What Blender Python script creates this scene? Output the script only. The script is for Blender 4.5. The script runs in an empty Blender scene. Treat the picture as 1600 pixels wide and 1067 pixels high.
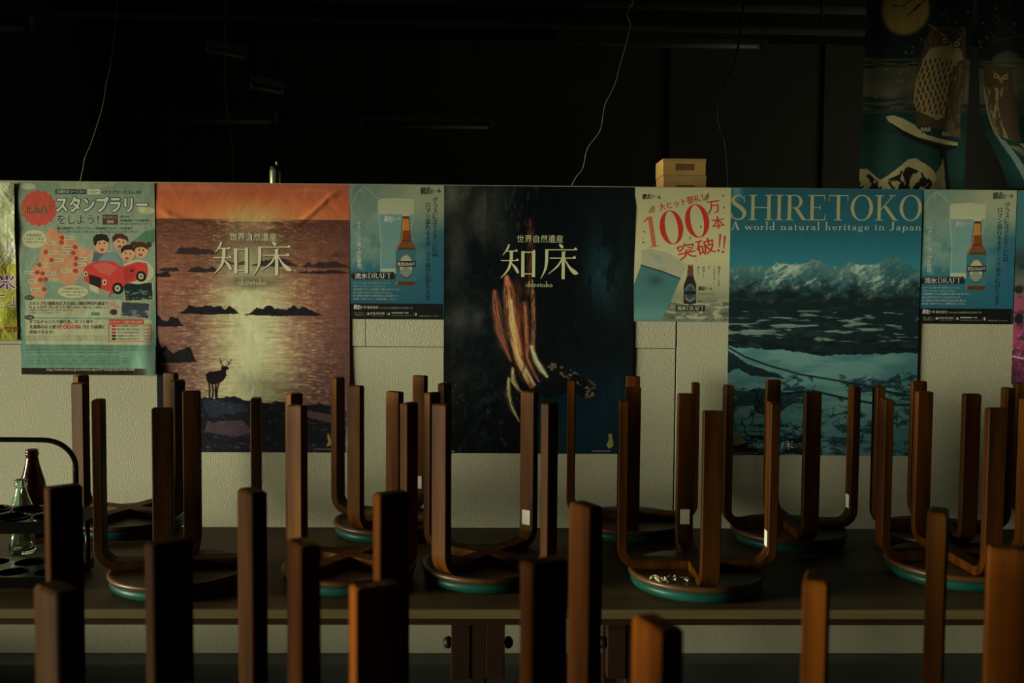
import bpy, bmesh, math, random
import numpy as np
from mathutils import Vector, Matrix

random.seed(7)
PI = math.pi
SC = bpy.context.scene
COL = SC.collection

# ------------------------------------------------------------------ camera, world, light, exposure
FPX = 1495.9
PITCH, ROLL, YAW = 0.05207, 0.00757, 0.01947
CAMZ = 1.3926
WALL_Y = 3.013
TABLE_Z = 0.70

fwd = Vector((math.sin(YAW) * math.cos(PITCH), math.cos(YAW) * math.cos(PITCH), -math.sin(PITCH)))
rgt = Vector((math.cos(YAW), -math.sin(YAW), 0))
upv = rgt.cross(fwd)
cx_ = rgt * math.cos(ROLL) + upv * math.sin(ROLL)
cy_ = -rgt * math.sin(ROLL) + upv * math.cos(ROLL)
cam = bpy.data.cameras.new('camera')
cam.sensor_width = 36.0
cam.lens = FPX * 36.0 / 1600.0
cam.clip_start = 0.05
cam.dof.use_dof = True
cam.dof.focus_distance = 2.95
cam.dof.aperture_fstop = 6.0
camo = bpy.data.objects.new('camera', cam)
COL.objects.link(camo)
mw = Matrix((cx_, cy_, -fwd)).transposed().to_4x4()
mw.translation = Vector((0, 0, CAMZ))
camo.matrix_world = mw
SC.camera = camo

world = bpy.data.worlds.new('world'); SC.world = world
world.use_nodes = True
world.node_tree.nodes['Background'].inputs[0].default_value = (0.62, 0.62, 0.44, 1)
world.node_tree.nodes['Background'].inputs[1].default_value = 0.16

def area(name, loc, target, sx, sy, power, colr):
    l = bpy.data.lights.new(name, 'AREA'); l.shape = 'RECTANGLE'
    l.size = sx; l.size_y = sy; l.energy = power; l.color = colr
    o = bpy.data.objects.new(name, l); COL.objects.link(o)
    o.location = loc
    o.rotation_euler = (Vector(target) - Vector(loc)).to_track_quat('-Z', 'Y').to_euler()
    return o
sun = bpy.data.lights.new('low_sun', 'SUN'); sun.energy = 5.5; sun.angle = math.radians(18); sun.color = (0.98, 0.95, 0.67)
suno = bpy.data.objects.new('low_sun', sun); COL.objects.link(suno)
suno.rotation_euler = Vector((0.965, 0.26, -0.02)).to_track_quat('-Z', 'Y').to_euler()
suno.location = (-8, -1.5, 2)
area('back_room_fill', (3.9, 5.6, 2.3), (0.5, 6.2, 1.7), 1.6, 1.2, 2.5, (0.95, 1.0, 0.8))  # added unseen fill that brightens the dark room behind the partition

SC.view_settings.view_transform = 'Standard'
SC.view_settings.look = 'None'
SC.view_settings.exposure = 0.0
SC.view_settings.gamma = 1.0
SC.view_settings.use_curve_mapping = False

# ------------------------------------------------------------------ helpers
def ray(px, py):
    dx, dy = px - 800.0, py - 533.5
    c, s = math.cos(ROLL), math.sin(ROLL)
    xx = dx * c + dy * s; yy = -dx * s + dy * c
    return rgt * (xx / FPX) - upv * (yy / FPX) + fwd
def at(px, py, Y):
    d = ray(px, py); t = Y / d.y
    return Vector((d.x * t, Y, CAMZ + d.z * t))

def tag(o, label=None, cat=None, group=None, kind=None):
    if label: o['label'] = label
    if cat: o['category'] = cat
    if group: o['group'] = group
    if kind: o['kind'] = kind
    return o
def empty(name, loc=(0, 0, 0), rz=0):
    o = bpy.data.objects.new(name, None); COL.objects.link(o)
    o.location = loc; o.rotation_euler = (0, 0, rz); o.empty_display_size = 0.05
    return o
def dup(o, parent=None):
    c = o.copy(); COL.objects.link(c)
    if parent is not None: c.parent = parent
    for ch in o.children: dup(ch, c)
    return c

class MB:
    def __init__(s): s.v = []; s.f = []; s.sm = []
    def add(s, vs, fs, smooth=False):
        n = len(s.v); s.v += [tuple(v) for v in vs]
        s.f += [tuple(i + n for i in f) for f in fs]; s.sm += [smooth] * len(fs)
        return s
    def box(s, x0, x1, y0, y1, z0, z1, b=0.0):
        if b <= 0:
            return s.add([(x, y, z) for z in (z0, z1) for y in (y0, y1) for x in (x0, x1)],
                         [(0, 2, 3, 1), (4, 5, 7, 6), (0, 1, 5, 4), (2, 6, 7, 3), (0, 4, 6, 2), (1, 3, 7, 5)])
        bm = bmesh.new(); bmesh.ops.create_cube(bm, size=1)
        for v in bm.verts:
            v.co = Vector(((x0 + x1) / 2 + v.co.x * (x1 - x0), (y0 + y1) / 2 + v.co.y * (y1 - y0), (z0 + z1) / 2 + v.co.z * (z1 - z0)))
        bmesh.ops.bevel(bm, geom=bm.edges[:], offset=b, segments=2, affect='EDGES', profile=0.5)
        bm.verts.index_update()
        s.add([v.co[:] for v in bm.verts], [[v.index for v in f.verts] for f in bm.faces]); bm.free()
        return s
    def lathe(s, prof, seg=48, c=(0, 0, 0), smooth=True, a0=0, a1=2 * PI):
        vs = []; fs = []; n = len(prof)
        for k in range(seg):
            a = 2 * PI * k / seg
            for r, z in prof: vs.append((c[0] + r * math.cos(a), c[1] + r * math.sin(a), c[2] + z))
        for k in range(seg):
            k2 = (k + 1) % seg
            for i in range(n - 1): fs.append((k * n + i, k2 * n + i, k2 * n + i + 1, k * n + i + 1))
        return s.add(vs, fs, smooth)
    def tube(s, pts, r, seg=8, smooth=True, closed=False):
        pts = [Vector(p) for p in pts]; n = len(pts); vs = []; fs = []
        up = Vector((0.13, 0.21, 0.97)).normalized()
        for i, p in enumerate(pts):
            a = pts[(i - 1) % n] if closed else pts[max(i - 1, 0)]
            b = pts[(i + 1) % n] if closed else pts[min(i + 1, n - 1)]
            t = (b - a).normalized(); u = t.cross(up)
            if u.length < 1e-3: u = t.cross(Vector((1, 0, 0)))
            u.normalize(); w = t.cross(u)
            rr = r[i] if isinstance(r, (list, tuple)) else r
            for k in range(seg):
                an = 2 * PI * k / seg
                vs.append(p + u * (rr * math.cos(an)) + w * (rr * math.sin(an)))
        for i in range(n if closed else n - 1):
            j = (i + 1) % n
            for k in range(seg):
                k2 = (k + 1) % seg
                fs.append((i * seg + k, i * seg + k2, j * seg + k2, j * seg + k))
        if not closed: fs += [tuple(range(seg))[::-1], tuple((n - 1) * seg + k for k in range(seg))]
        return s.add(vs, fs, smooth)
    def mesh(s, name):
        m = bpy.data.meshes.new(name); m.from_pydata(s.v, [], s.f)
        m.polygons.foreach_set('use_smooth', s.sm); m.update()
        bm = bmesh.new(); bm.from_mesh(m); bmesh.ops.recalc_face_normals(bm, faces=bm.faces[:]); bm.to_mesh(m); bm.free()
        return m
    def build(s, name, mat, parent=None, loc=None):
        m = s.mesh(name); m.materials.append(mat)
        o = bpy.data.objects.new(name, m); COL.objects.link(o)
        if parent is not None: o.parent = parent
        if loc is not None: o.location = loc
        return o

# ------------------------------------------------------------------ materials
def lin(c):
    c = np.asarray(c, float) / 255.0
    return np.where(c <= 0.04045, c / 12.92, ((c + 0.055) / 1.055) ** 2.4)
def mat(name, col=(0.5, 0.5, 0.5), rough=0.6, metal=0.0, noise=None, bump=None, coat=0.0, spec=0.5, trans=0.0, ior=1.45):
    """noise = (scale xyz, second colour, detail)   bump = (scale xyz, strength, distance)"""
    m = bpy.data.materials.new(name); m.use_nodes = True
    nt = m.node_tree; N = nt.nodes; L = nt.links; p = N['Principled BSDF']
    p.inputs['Base Color'].default_value = (*col, 1)
    p.inputs['Roughness'].default_value = rough; p.inputs['Metallic'].default_value = metal
    p.inputs['Coat Weight'].default_value = coat; p.inputs['Coat Roughness'].default_value = 0.25
    p.inputs['Specular IOR Level'].default_value = spec
    p.inputs['Transmission Weight'].default_value = trans; p.inputs['IOR'].default_value = ior
    tc = N.new('ShaderNodeTexCoord')
    def nz(scale, detail=4):
        mp = N.new('ShaderNodeMapping'); mp.inputs['Scale'].default_value = scale
        L.new(tc.outputs['Object'], mp.inputs[0])
        n = N.new('ShaderNodeTexNoise'); n.inputs['Scale'].default_value = 1; n.inputs['Detail'].default_value = detail
        L.new(mp.outputs[0], n.inputs['Vector']); return n
    if noise:
        n = nz(noise[0], noise[2] if len(noise) > 2 else 5)
        r = N.new('ShaderNodeValToRGB'); L.new(n.outputs['Fac'], r.inputs[0])
        r.color_ramp.elements[0].position = 0.32; r.color_ramp.elements[1].position = 0.68
        r.color_ramp.elements[0].color = (*col, 1); r.color_ramp.elements[1].color = (*noise[1], 1)
        L.new(r.outputs[0], p.inputs['Base Color'])
    else:
        n = nz((9, 9, 9)); h = N.new('ShaderNodeMapRange')
        h.inputs[3].default_value = max(0.02, rough - 0.05); h.inputs[4].default_value = min(1, rough + 0.05)
        L.new(n.outputs['Fac'], h.inputs[0]); L.new(h.outputs[0], p.inputs['Roughness'])
    if bump:
        b = nz(bump[0], 3); bp = N.new('ShaderNodeBump')
        bp.inputs['Strength'].default_value = bump[1]; bp.inputs['Distance'].default_value = bump[2]
        L.new(b.outputs['Fac'], bp.inputs['Height']); L.new(bp.outputs[0], p.inputs['Normal'])
    return m

def leg_material():
    m = mat('varnished_bentwood', (0.040, 0.0125, 0.0018), 0.5, noise=((30, 30, 2.6), (0.140, 0.047, 0.0058), 6), bump=((120, 120, 14), 0.2, 0.001), spec=0.07)
    nt = m.node_tree; N = nt.nodes; L = nt.links; p = N['Principled BSDF']
    src = p.inputs['Base Color'].links[0].from_socket
    tc = N.new('ShaderNodeTexCoord'); oi = N.new('ShaderNodeObjectInfo')
    sep = N.new('ShaderNodeSeparateXYZ'); L.new(tc.outputs['Object'], sep.inputs[0])
    n = N.new('ShaderNodeTexNoise'); n.inputs['Scale'].default_value = 55; n.inputs['Detail'].default_value = 6
    va = N.new('ShaderNodeVectorMath'); va.operation = 'ADD'; L.new(tc.outputs['Object'], va.inputs[0]); L.new(oi.outputs['Random'], va.inputs[1])
    L.new(va.outputs[0], n.inputs['Vector'])
    # wear of the feet (last two centimetres) broken up by noise
    mr = N.new('ShaderNodeMapRange'); mr.inputs[1].default_value = 0.405; mr.inputs[2].default_value = 0.45; L.new(sep.outputs['Z'], mr.inputs[0])
    ad = N.new('ShaderNodeMath'); ad.operation = 'ADD'; L.new(mr.outputs[0], ad.inputs[0]); L.new(n.outputs['Fac'], ad.inputs[1])
    th = N.new('ShaderNodeMapRange'); th.inputs[1].default_value = 1.30; th.inputs[2].default_value = 1.50; L.new(ad.outputs[0], th.inputs[0])
    mx = N.new('ShaderNodeMix'); mx.data_type = 'RGBA'; L.new(th.outputs[0], mx.inputs[0]); L.new(src, mx.inputs[6]); mx.inputs[7].default_value = (0.34, 0.20, 0.07, 1)
    # tone of each stool
    hs = N.new('ShaderNodeHueSaturation'); L.new(mx.outputs[2], hs.inputs['Color'])
    mt = N.new('ShaderNodeMix'); mt.data_type = 'RGBA'; mt.blend_type = 'MULTIPLY'; mt.inputs[0].default_value = 1; L.new(hs.outputs[0], mt.inputs[6]); L.new(oi.outputs['Color'], mt.inputs[7])
    L.new(mt.outputs[2], p.inputs['Base Color'])
    return m

def wallpaper(name, col):
    m = mat(name, col, 0.75, noise=((1.3, 1.3, 1.6), tuple(c * 0.9 for c in col), 5), spec=0.3)
    nt = m.node_tree; N = nt.nodes; L = nt.links; p = N['Principled BSDF']
    tc = N.new('ShaderNodeTexCoord')
    n = N.new('ShaderNodeTexNoise'); n.inputs['Scale'].default_value = 300; n.inputs['Detail'].default_value = 2.5; n.inputs['Roughness'].default_value = 0.55
    L.new(tc.outputs['Object'], n.inputs['Vector'])
    r = N.new('ShaderNodeValToRGB'); r.color_ramp.elements[0].position = 0.38; r.color_ramp.elements[1].position = 0.62; L.new(n.outputs['Fac'], r.inputs[0])
    bp = N.new('ShaderNodeBump'); bp.inputs['Strength'].default_value = 0.5; bp.inputs['Distance'].default_value = 0.0009
    L.new(r.outputs[0], bp.inputs['Height']); L.new(bp.outputs[0], p.inputs['Normal'])
    return m

def print_material(name, rough, bumps, coat=0.0):
    m = bpy.data.materials.new(name); m.use_nodes = True
    nt = m.node_tree; N = nt.nodes; L = nt.links; p = N['Principled BSDF']
    a = N.new('ShaderNodeVertexColor'); a.layer_name = 'ink'; L.new(a.outputs['Color'], p.inputs['Base Color'])
    p.inputs['Roughness'].default_value = rough; p.inputs['Coat Weight'].default_value = coat; p.inputs['Coat Roughness'].default_value = 0.12
    p.inputs['Specular IOR Level'].default_value = 0.35
    tc = N.new('ShaderNodeTexCoord'); prev = None
    for sc, st, di in bumps:
        n = N.new('ShaderNodeTexNoise'); n.inputs['Scale'].default_value = sc; n.inputs['Detail'].default_value = 3; n.inputs['Distortion'].default_value = 0.6
        L.new(tc.outputs['Object'], n.inputs['Vector'])
        bp = N.new('ShaderNodeBump'); bp.inputs['Strength'].default_value = st; bp.inputs['Distance'].default_value = di
        L.new(n.outputs['Fac'], bp.inputs['Height'])
        if prev: L.new(prev.outputs[0], bp.inputs['Normal'])
        prev = bp
    if prev: L.new(prev.outputs[0], p.inputs['Normal'])
    return m

M = dict(
    leg=leg_material(),
    board=mat('seat_board', (0.05, 0.022, 0.007), 0.4, noise=((14, 40, 14), (0.095, 0.042, 0.013))),
    teal=mat('teal_vinyl', (0.007, 0.055, 0.040), 0.4, spec=0.25, noise=((22, 22, 22), (0.010, 0.075, 0.056)), bump=((160, 160, 160), 0.2, 0.0008)),
    tape=mat('white_tape', (0.62, 0.62, 0.50), 0.5),
    top=mat('brown_laminate', (0.11, 0.072, 0.034), 0.5, noise=((2.5, 30, 20), (0.155, 0.102, 0.046)), spec=0.3),
    edge=mat('table_edge_band', (0.11, 0.085, 0.034), 0.6, spec=0.2, noise=((3, 40, 60), (0.14, 0.105, 0.044))),
    apron=mat('dark_apron_wood', (0.024, 0.011, 0.006), 0.7, spec=0.1, noise=((4, 30, 30), (0.034, 0.016, 0.009))),
    iron=mat('dark_iron', (0.02, 0.018, 0.016), 0.5, metal=0.6),
    paper=wallpaper('stippled_wallpaper', (0.60, 0.585, 0.43)),
    smooth=wallpaper('stippled_wallpaper_upper', (0.60, 0.585, 0.43)),
    cap=mat('cream_cap_strip', (0.55, 0.53, 0.38), 0.5),
    core=mat('partition_core', (0.10, 0.09, 0.06), 0.8),
    plinth=mat('dark_plinth', (0.055, 0.062, 0.055), 0.5, noise=((5, 5, 5), (0.075, 0.08, 0.07))),
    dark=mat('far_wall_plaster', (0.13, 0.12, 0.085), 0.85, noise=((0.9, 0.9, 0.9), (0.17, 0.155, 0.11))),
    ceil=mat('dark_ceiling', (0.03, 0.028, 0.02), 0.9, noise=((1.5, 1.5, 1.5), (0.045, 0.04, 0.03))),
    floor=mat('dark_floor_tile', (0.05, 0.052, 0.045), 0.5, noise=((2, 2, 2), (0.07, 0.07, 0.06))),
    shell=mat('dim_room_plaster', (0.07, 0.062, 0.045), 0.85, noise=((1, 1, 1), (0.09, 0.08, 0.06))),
    wfr=mat('window_frame_metal', (0.15, 0.14, 0.12), 0.5, metal=0.3),
    pipe=mat('painted_pipe', (0.20, 0.18, 0.12), 0.9, spec=0.1, noise=((2, 2, 2), (0.28, 0.25, 0.16))),
    lampw=mat('enamel_lamp_housing', (0.30, 0.32, 0.29), 0.4),
    tube_=mat('unlit_glass_tube', (0.5, 0.55, 0.5), 0.2),
    cord=mat('pale_cord', (0.50, 0.46, 0.32), 0.6),
    blackcord=mat('black_cord', (0.012, 0.012, 0.012), 0.5),
    card=mat('kraft_cardboard', (0.52, 0.30, 0.085), 0.75, noise=((18, 18, 18), (0.62, 0.37, 0.12))),
    cardlab=mat('brown_carton_print', (0.16, 0.08, 0.03), 0.7, noise=((40, 40, 40), (0.22, 0.12, 0.05))),
    cardtape=mat('clear_packing_tape', (0.50, 0.34, 0.14), 0.25),
    plastic=mat('black_plastic', (0.006, 0.006, 0.006), 0.22, spec=0.22, bump=((60, 60, 60), 0.05, 0.0005)),
    brass=mat('dull_steel', (0.42, 0.40, 0.26), 0.35, metal=0.8),
    brown=mat('brown_glass', (0.10, 0.028, 0.008), 0.06, trans=0.75, ior=1.5),
    clear=mat('green_tinted_clear_glass', (0.72, 0.92, 0.82), 0.03, trans=1.0, ior=1.5),
    lint=mat('dusty_lint', (0.55, 0.52, 0.36), 0.9),
)

# ------------------------------------------------------------------ room shell
def struct(name, mb, m, parent=None):
    o = mb.build(name, m, parent)
    if parent is None: o['kind'] = 'structure'
    return o
XL, XR, YF, YB, ZC = -2.9, 4.3, -2.6, 7.2, 3.25
struct('floor', MB().box(XL - .12, XR + .12, YF - .12, YB + .12, -0.1, 0), M['floor'])
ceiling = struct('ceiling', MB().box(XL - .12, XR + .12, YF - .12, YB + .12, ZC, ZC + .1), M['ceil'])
struct('wall_front', MB().box(XL - .12, XR + .12, YF - .12, YF, 0, ZC), M['shell'])
struct('wall_right', MB().box(XR, XR + .12, YF, YB, 0, ZC), M['shell'])
wl = MB()
WY0, WY1, WZ0, WZ1 = -1.7, 2.98, 0.37, 1.93
wl.box(XL - .12, XL, YF, WY0, 0, ZC); wl.box(XL - .12, XL, WY1, YB, 0, ZC)
wl.box(XL - .12, XL, WY0, WY1, 0, WZ0); wl.box(XL - .12, XL, WY0, WY1, WZ1, ZC)
struct('wall_left', wl, M['shell'])
wf = MB()
wf.box(XL - .09, XL - .04, WY0, WY1, WZ0, WZ0 + .04); wf.box(XL - .09, XL - .04, WY0, WY1, WZ1 - .04, WZ1)
for k in range(5):
    y = WY0 + (WY1 - WY0) * k / 4; y = min(max(y, WY0 + .02), WY1 - .02)
    wf.box(XL - .088, XL - .042, y - .02, y + .02, WZ0 + .04, WZ1 - .04)
struct('window_1', wf, M['wfr'])
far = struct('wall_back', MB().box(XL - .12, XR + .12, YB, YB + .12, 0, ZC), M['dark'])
for px in (258, 1050, 1290):                       # upright battens on the far wall
    p = at(px, 200, YB)
    MB().box(p.x - .03, p.x + .03, YB - .035, YB - .001, 0.0, ZC, 0.004).build('batten', M['dark'], far)

# partition: core, wallpapered panels, cap strip, plinth
PT = 1.722
part = struct('wall_partition', MB().box(-2.45, 3.0, WALL_Y + .004, WALL_Y + .05, 0, PT - .004), M['core'])
XS = 0.578
def panel(x0, x1, z0, z1, out, m):
    MB().box(x0, x1, WALL_Y - out, WALL_Y + .0038, z0, z1, 0.0008).build('panel', m, part)
panel(-2.45, XS - .0022, 0.235, 1.2155, 0.0, M['paper'])
panel(XS + .0022, 3.0, 0.235, PT - .004, 0.0, M['paper'])
panel(-2.45, -0.402, 1.2175, PT - .004, 0.0012, M['smooth'])
panel(-0.400, XS - .0022, 1.2175, PT - .004, 0.0012, M['smooth'])
MB().box(-2.45, 3.0, WALL_Y - .0008, WALL_Y + .056, PT - .004, PT + .002, 0.001).build('cap_strip', M['cap'], part)
struct('baseboard_back', MB().box(-2.45, 3.0, WALL_Y - .085, WALL_Y - .0005, 0.0, 0.2345, 0.004), M['plinth'])

# ------------------------------------------------------------------ tables
def table(name, x0, x1, y0, y1, label, edge=True):
    t = empty(name, ((x0 + x1) / 2, (y0 + y1) / 2, 0)); w = (x1 - x0) / 2; d = (y1 - y0) / 2
    tag(t, label, 'table')
    MB().box(-w, w, -d + .003, d, TABLE_Z - .020, TABLE_Z, 0.001).build('table_top', M['top'], t)
    MB().box(-w, w, -d, -d + .0035, TABLE_Z - .021, TABLE_Z - .0008, 0.0006).build('edge_band', M['edge'], t)
    MB().box(-w + .03, w - .03, -d + .03, -d + .05, TABLE_Z - .045, TABLE_Z - .0205).build('apron', M['apron'], t)
    MB().box(-w + .03, w - .03, d - .05, d - .03, TABLE_Z - .045, TABLE_Z - .0205).build('apron', M['apron'], t)
    for sx in (-1, 1):
        for sy in (-1, 1):
            cx = sx * (w - .18); cy = sy * (d - .14)
            mb = MB()
            mb.box(cx - .062, cx - .018, cy - .02, cy + .02, TABLE_Z - .205, TABLE_Z - .021, .002)
            mb.box(cx + .018, cx + .062, cy - .02, cy + .02, TABLE_Z - .205, TABLE_Z - .021, .002)
            mb.box(cx - .018, cx + .018, cy - .018, cy + .022, 0.0, TABLE_Z - .06, .002)
            lg = mb.build('leg', M['apron'], t)
            for s2 in (-1, 1):
                b = MB().lathe([(0, 0), (.011, .001), (.0145, .006), (.013, .014), (.006, .019), (0, .020)], 14)
                bo = b.build('bolt', M['iron'], lg); bo.rotation_euler = (0, s2 * PI / 2, 0); bo.location = (cx + s2 * .062, cy, TABLE_Z - .125)
    return t
table('dining_table', -1.95, 0.149, 2.0555, 2.780, 'long brown table by the partition, left of two, with the black bottle carrier on it')
table('dining_table', 0.151, 2.25, 2.0555, 2.780, 'long brown table against the partition, right of the two, under the blue mountain poster')
table('dining_table', -1.15, 1.15, 0.46, 1.275, 'nearest table, just below the picture, carrying the blurred upturned stools')

# ------------------------------------------------------------------ stools
LH, LR, LT, LW = 0.438, 0.176, 0.022, 0.042
def leg_mesh(rstart):
    Ri = LR; rb = 0.052; zc = 0.042 + LT / 2          # centre line
    rc = rb - LT / 2
    path = [(rstart, zc, 0.0)]                        # (r, z, angle of tangent)
    path.append((Ri - rc - .001, zc, 0.0))
    for k in range(0, 11):
        a = PI / 2 * k / 10
        path.append((Ri - rc + rc * math.sin(a), zc + rc * (1 - math.cos(a)), a))
    for z in (0.16, 0.25, 0.34, LH - .003): path.append((Ri, z, PI / 2))
    c = 0.0018
    def sect(h, w, c): return [(-h + c, -w), (h - c, -w), (h, -w + c), (h, w - c), (h - c, w), (-h + c, w), (-h, w - c), (-h, -w + c)]
    vs = []; fs = []
    rows = [(p, LT / 2, LW / 2) for p in path]
    rows.append(((Ri, LH, PI / 2), LT / 2 - .0025, LW / 2 - .0025))
    for (r, z, a), h, w in rows:
        nx, nz_ = math.sin(a), -math.cos(a)           # outward normal
        for u, v in sect(h, w, c): vs.append((r + nx * u, v, z + nz_ * u))
    n = len(rows)
    for i in range(n - 1):
        for k in range(8): fs.append((i * 8 + k, i * 8 + (k + 1) % 8, (i + 1) * 8 + (k + 1) % 8, (i + 1) * 8 + k))
    fs += [tuple(range(8)), tuple((n - 1) * 8 + k for k in range(8))]
    m = MB().add(vs, fs).mesh('leg'); m.materials.append(M['leg'])
    return m
legA, legB = leg_mesh(0.0), leg_mesh(LW / 2 + .0005)
def disc_mesh(prof, name, m):
    me = MB().lathe(prof, 64).mesh(name); me.materials.append(m); return me
SR = 0.159
cush = disc_mesh([(0, 0), (.125, 0), (.142, .0025), (.151, .008), (.1545, .016), (.153, .024), (.149, .0275), (0, .0275)], 'seat_cushion', M['teal'])
brd = disc_mesh([(0, .0275), (.150, .0275), (.156, .0290), (SR, .0330), (SR + .0005, .0372), (.1565, .0412), (.1525, .0425), (.146, .0418), (0, .0415)], 'seat_board', M['board'])
tapem = MB().box(-.0004, .0004, -.012, .012, -.019, .019).mesh('tape_patch'); tapem.materials.append(M['tape'])
def obj(name, me, parent, loc=(0, 0, 0), rz=0):
    o = bpy.data.objects.new(name, me); COL.objects.link(o); o.parent = parent; o.location = loc; o.rotation_euler = (0, 0, rz); return o
def make_stool():
    t = empty('stool')
    obj('seat_cushion', cush, t); obj('seat_board', brd, t)
    for k in range(4): obj('leg', legA if k % 2 == 0 else legB, t, rz=k * PI / 2)
    return t
proto = make_stool()
G = 'upturned bentwood stools on the tables'
STOOLS = [
 (-1.047, 2.757, 2.746, 'upturned stool in the back row, leftmost, in front of the stamp rally poster'),
 (-0.294, 2.723, 2.707, 'upturned stool in the back row, under the beer poster beside the sunset poster'),
 (0.402, 2.730, 2.997, 'upturned stool in the back row, standing before the right edge of the cliff poster'),
 (0.829, 2.634, 3.141, 'upturned stool in the back row, before the left half of the blue mountain poster'),
 (1.246, 2.616, 3.087, 'upturned stool in the back row, before the right edge of the blue mountain poster'),
 (1.709, 2.725, 2.959, 'upturned stool in the back row, cut by the right picture edge'),
 (-0.733, 2.234, 3.275, 'upturned stool on the far table, front row, first one right of the bottle carrier'),
 (-0.341, 2.269, 2.590, 'upturned stool on the far table, front row, a worn orange leg below the sunset poster'),
 (-0.011, 2.294, 2.507, 'upturned stool on the far table, front row, below the black cliff poster'),
 (0.483, 2.231, 3.105, 'upturned stool on the far table, front row, with pale lint on its seat'),
 (1.137, 2.313, 3.156, 'upturned stool on the far table, front row, rightmost, with a pale scuffed foot'),
 (-0.039, 1.050, -1.041, 'blurred upturned stool on the nearest table, centre, one tall reddish leg beside a black one'),
 (-0.441, 1.101, -0.873, 'blurred upturned stool on the nearest table, left, standing just right of the bottle carrier'),
 (0.457, 0.782, 2.754, 'blurred upturned stool at right with one thin orange leg and one wide dark leg'),
 (0.684, 1.030, 2.659, 'blurred upturned stool at right, only a single thin dull leg showing'),
 (-0.034, 0.660, 1.963, 'closest blurred upturned stool, bottom centre, its right leg cut diagonally and bright orange'),
 (-0.484, 0.679, 0.877, 'closest blurred upturned stool at bottom left, one leg half lit, half black'),
]
TAPE = {1: [(3, 0.085)], 3: [(1, .09)], 6: [(2, .10)], 8: [(1, .085)], 9: [(0, .10), (2, .09), (3, .09)], 4: [(0, .08)]}
stools = []
for i, (x, y, a, lab) in enumerate(STOOLS):
    s = proto if i == 0 else dup(proto)
    s.location = (x, y, TABLE_Z + 0.0002); s.rotation_euler = (0, 0, a)
    tag(s, lab, 'stool', G); stools.append(s)
# each stool's own tone of varnish
TONES = [(1.1, 1.35, 1.9), (1.1, 1.1, 1.0), (.75, .75, .7), (.5, .52, .5), (.5, .5, .45), (.5, .5, .5), (.5, .55, .6), (1.7, 1.75, 1.9), (.95, .95, .9), (.55, .55, .5), (.6, .58, .45),
         (.7, .6, .5), (.42, .42, .42), (1.0, .85, .6), (.5, .5, .4), (1.35, 1.1, .7), (.45, .55, .6)]
for s_, tn in zip(stools, TONES):
    for ch in s_.children:
        if ch.name.startswith('leg'): ch.color = (*tn, 1)
# white tape patches on the inner faces of single legs: (stool, leg direction in the room, height)
def tape(i, ang, z):
    s = stools[i]; a0 = STOOLS[i][2]
    k = round((ang - a0) / (PI / 2)); a = k * PI / 2
    r = LR - LT / 2 - .0008
    o = bpy.data.objects.new('tape_patch', tapem); COL.objects.link(o); o.parent = s
    o.location = (r * math.cos(a), r * math.sin(a), z); o.rotation_euler = (0, 0, a)
    o['label'] = 'white tape patch'
for i, an, z in ((1, 1.2, .115), (6, 0.9, .115), (8, .8, .115), (9, 1.55, .125), (9, 0.0, .115), (3, 0.0, .115)): tape(i, an, z)

# lint on the stool with the visible seat
tl = MB()
for k in range(13):
    x, y = random.uniform(-.05, .035), random.uniform(-.012, .012)
    pts = [(x + random.uniform(-.012, .012), y + random.uniform(-.006, .006), random.uniform(.001, .012)) for _ in range(4)]
    tl.tube(pts, .0024, 6)
o = tl.build('lint_clump', M['lint']); o.location = (0.415, 2.125, TABLE_Z + 0.0432)
tag(o, 'pale dusty lint lying on the underside of the upturned stool seat', 'lint', kind='stuff')

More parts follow.
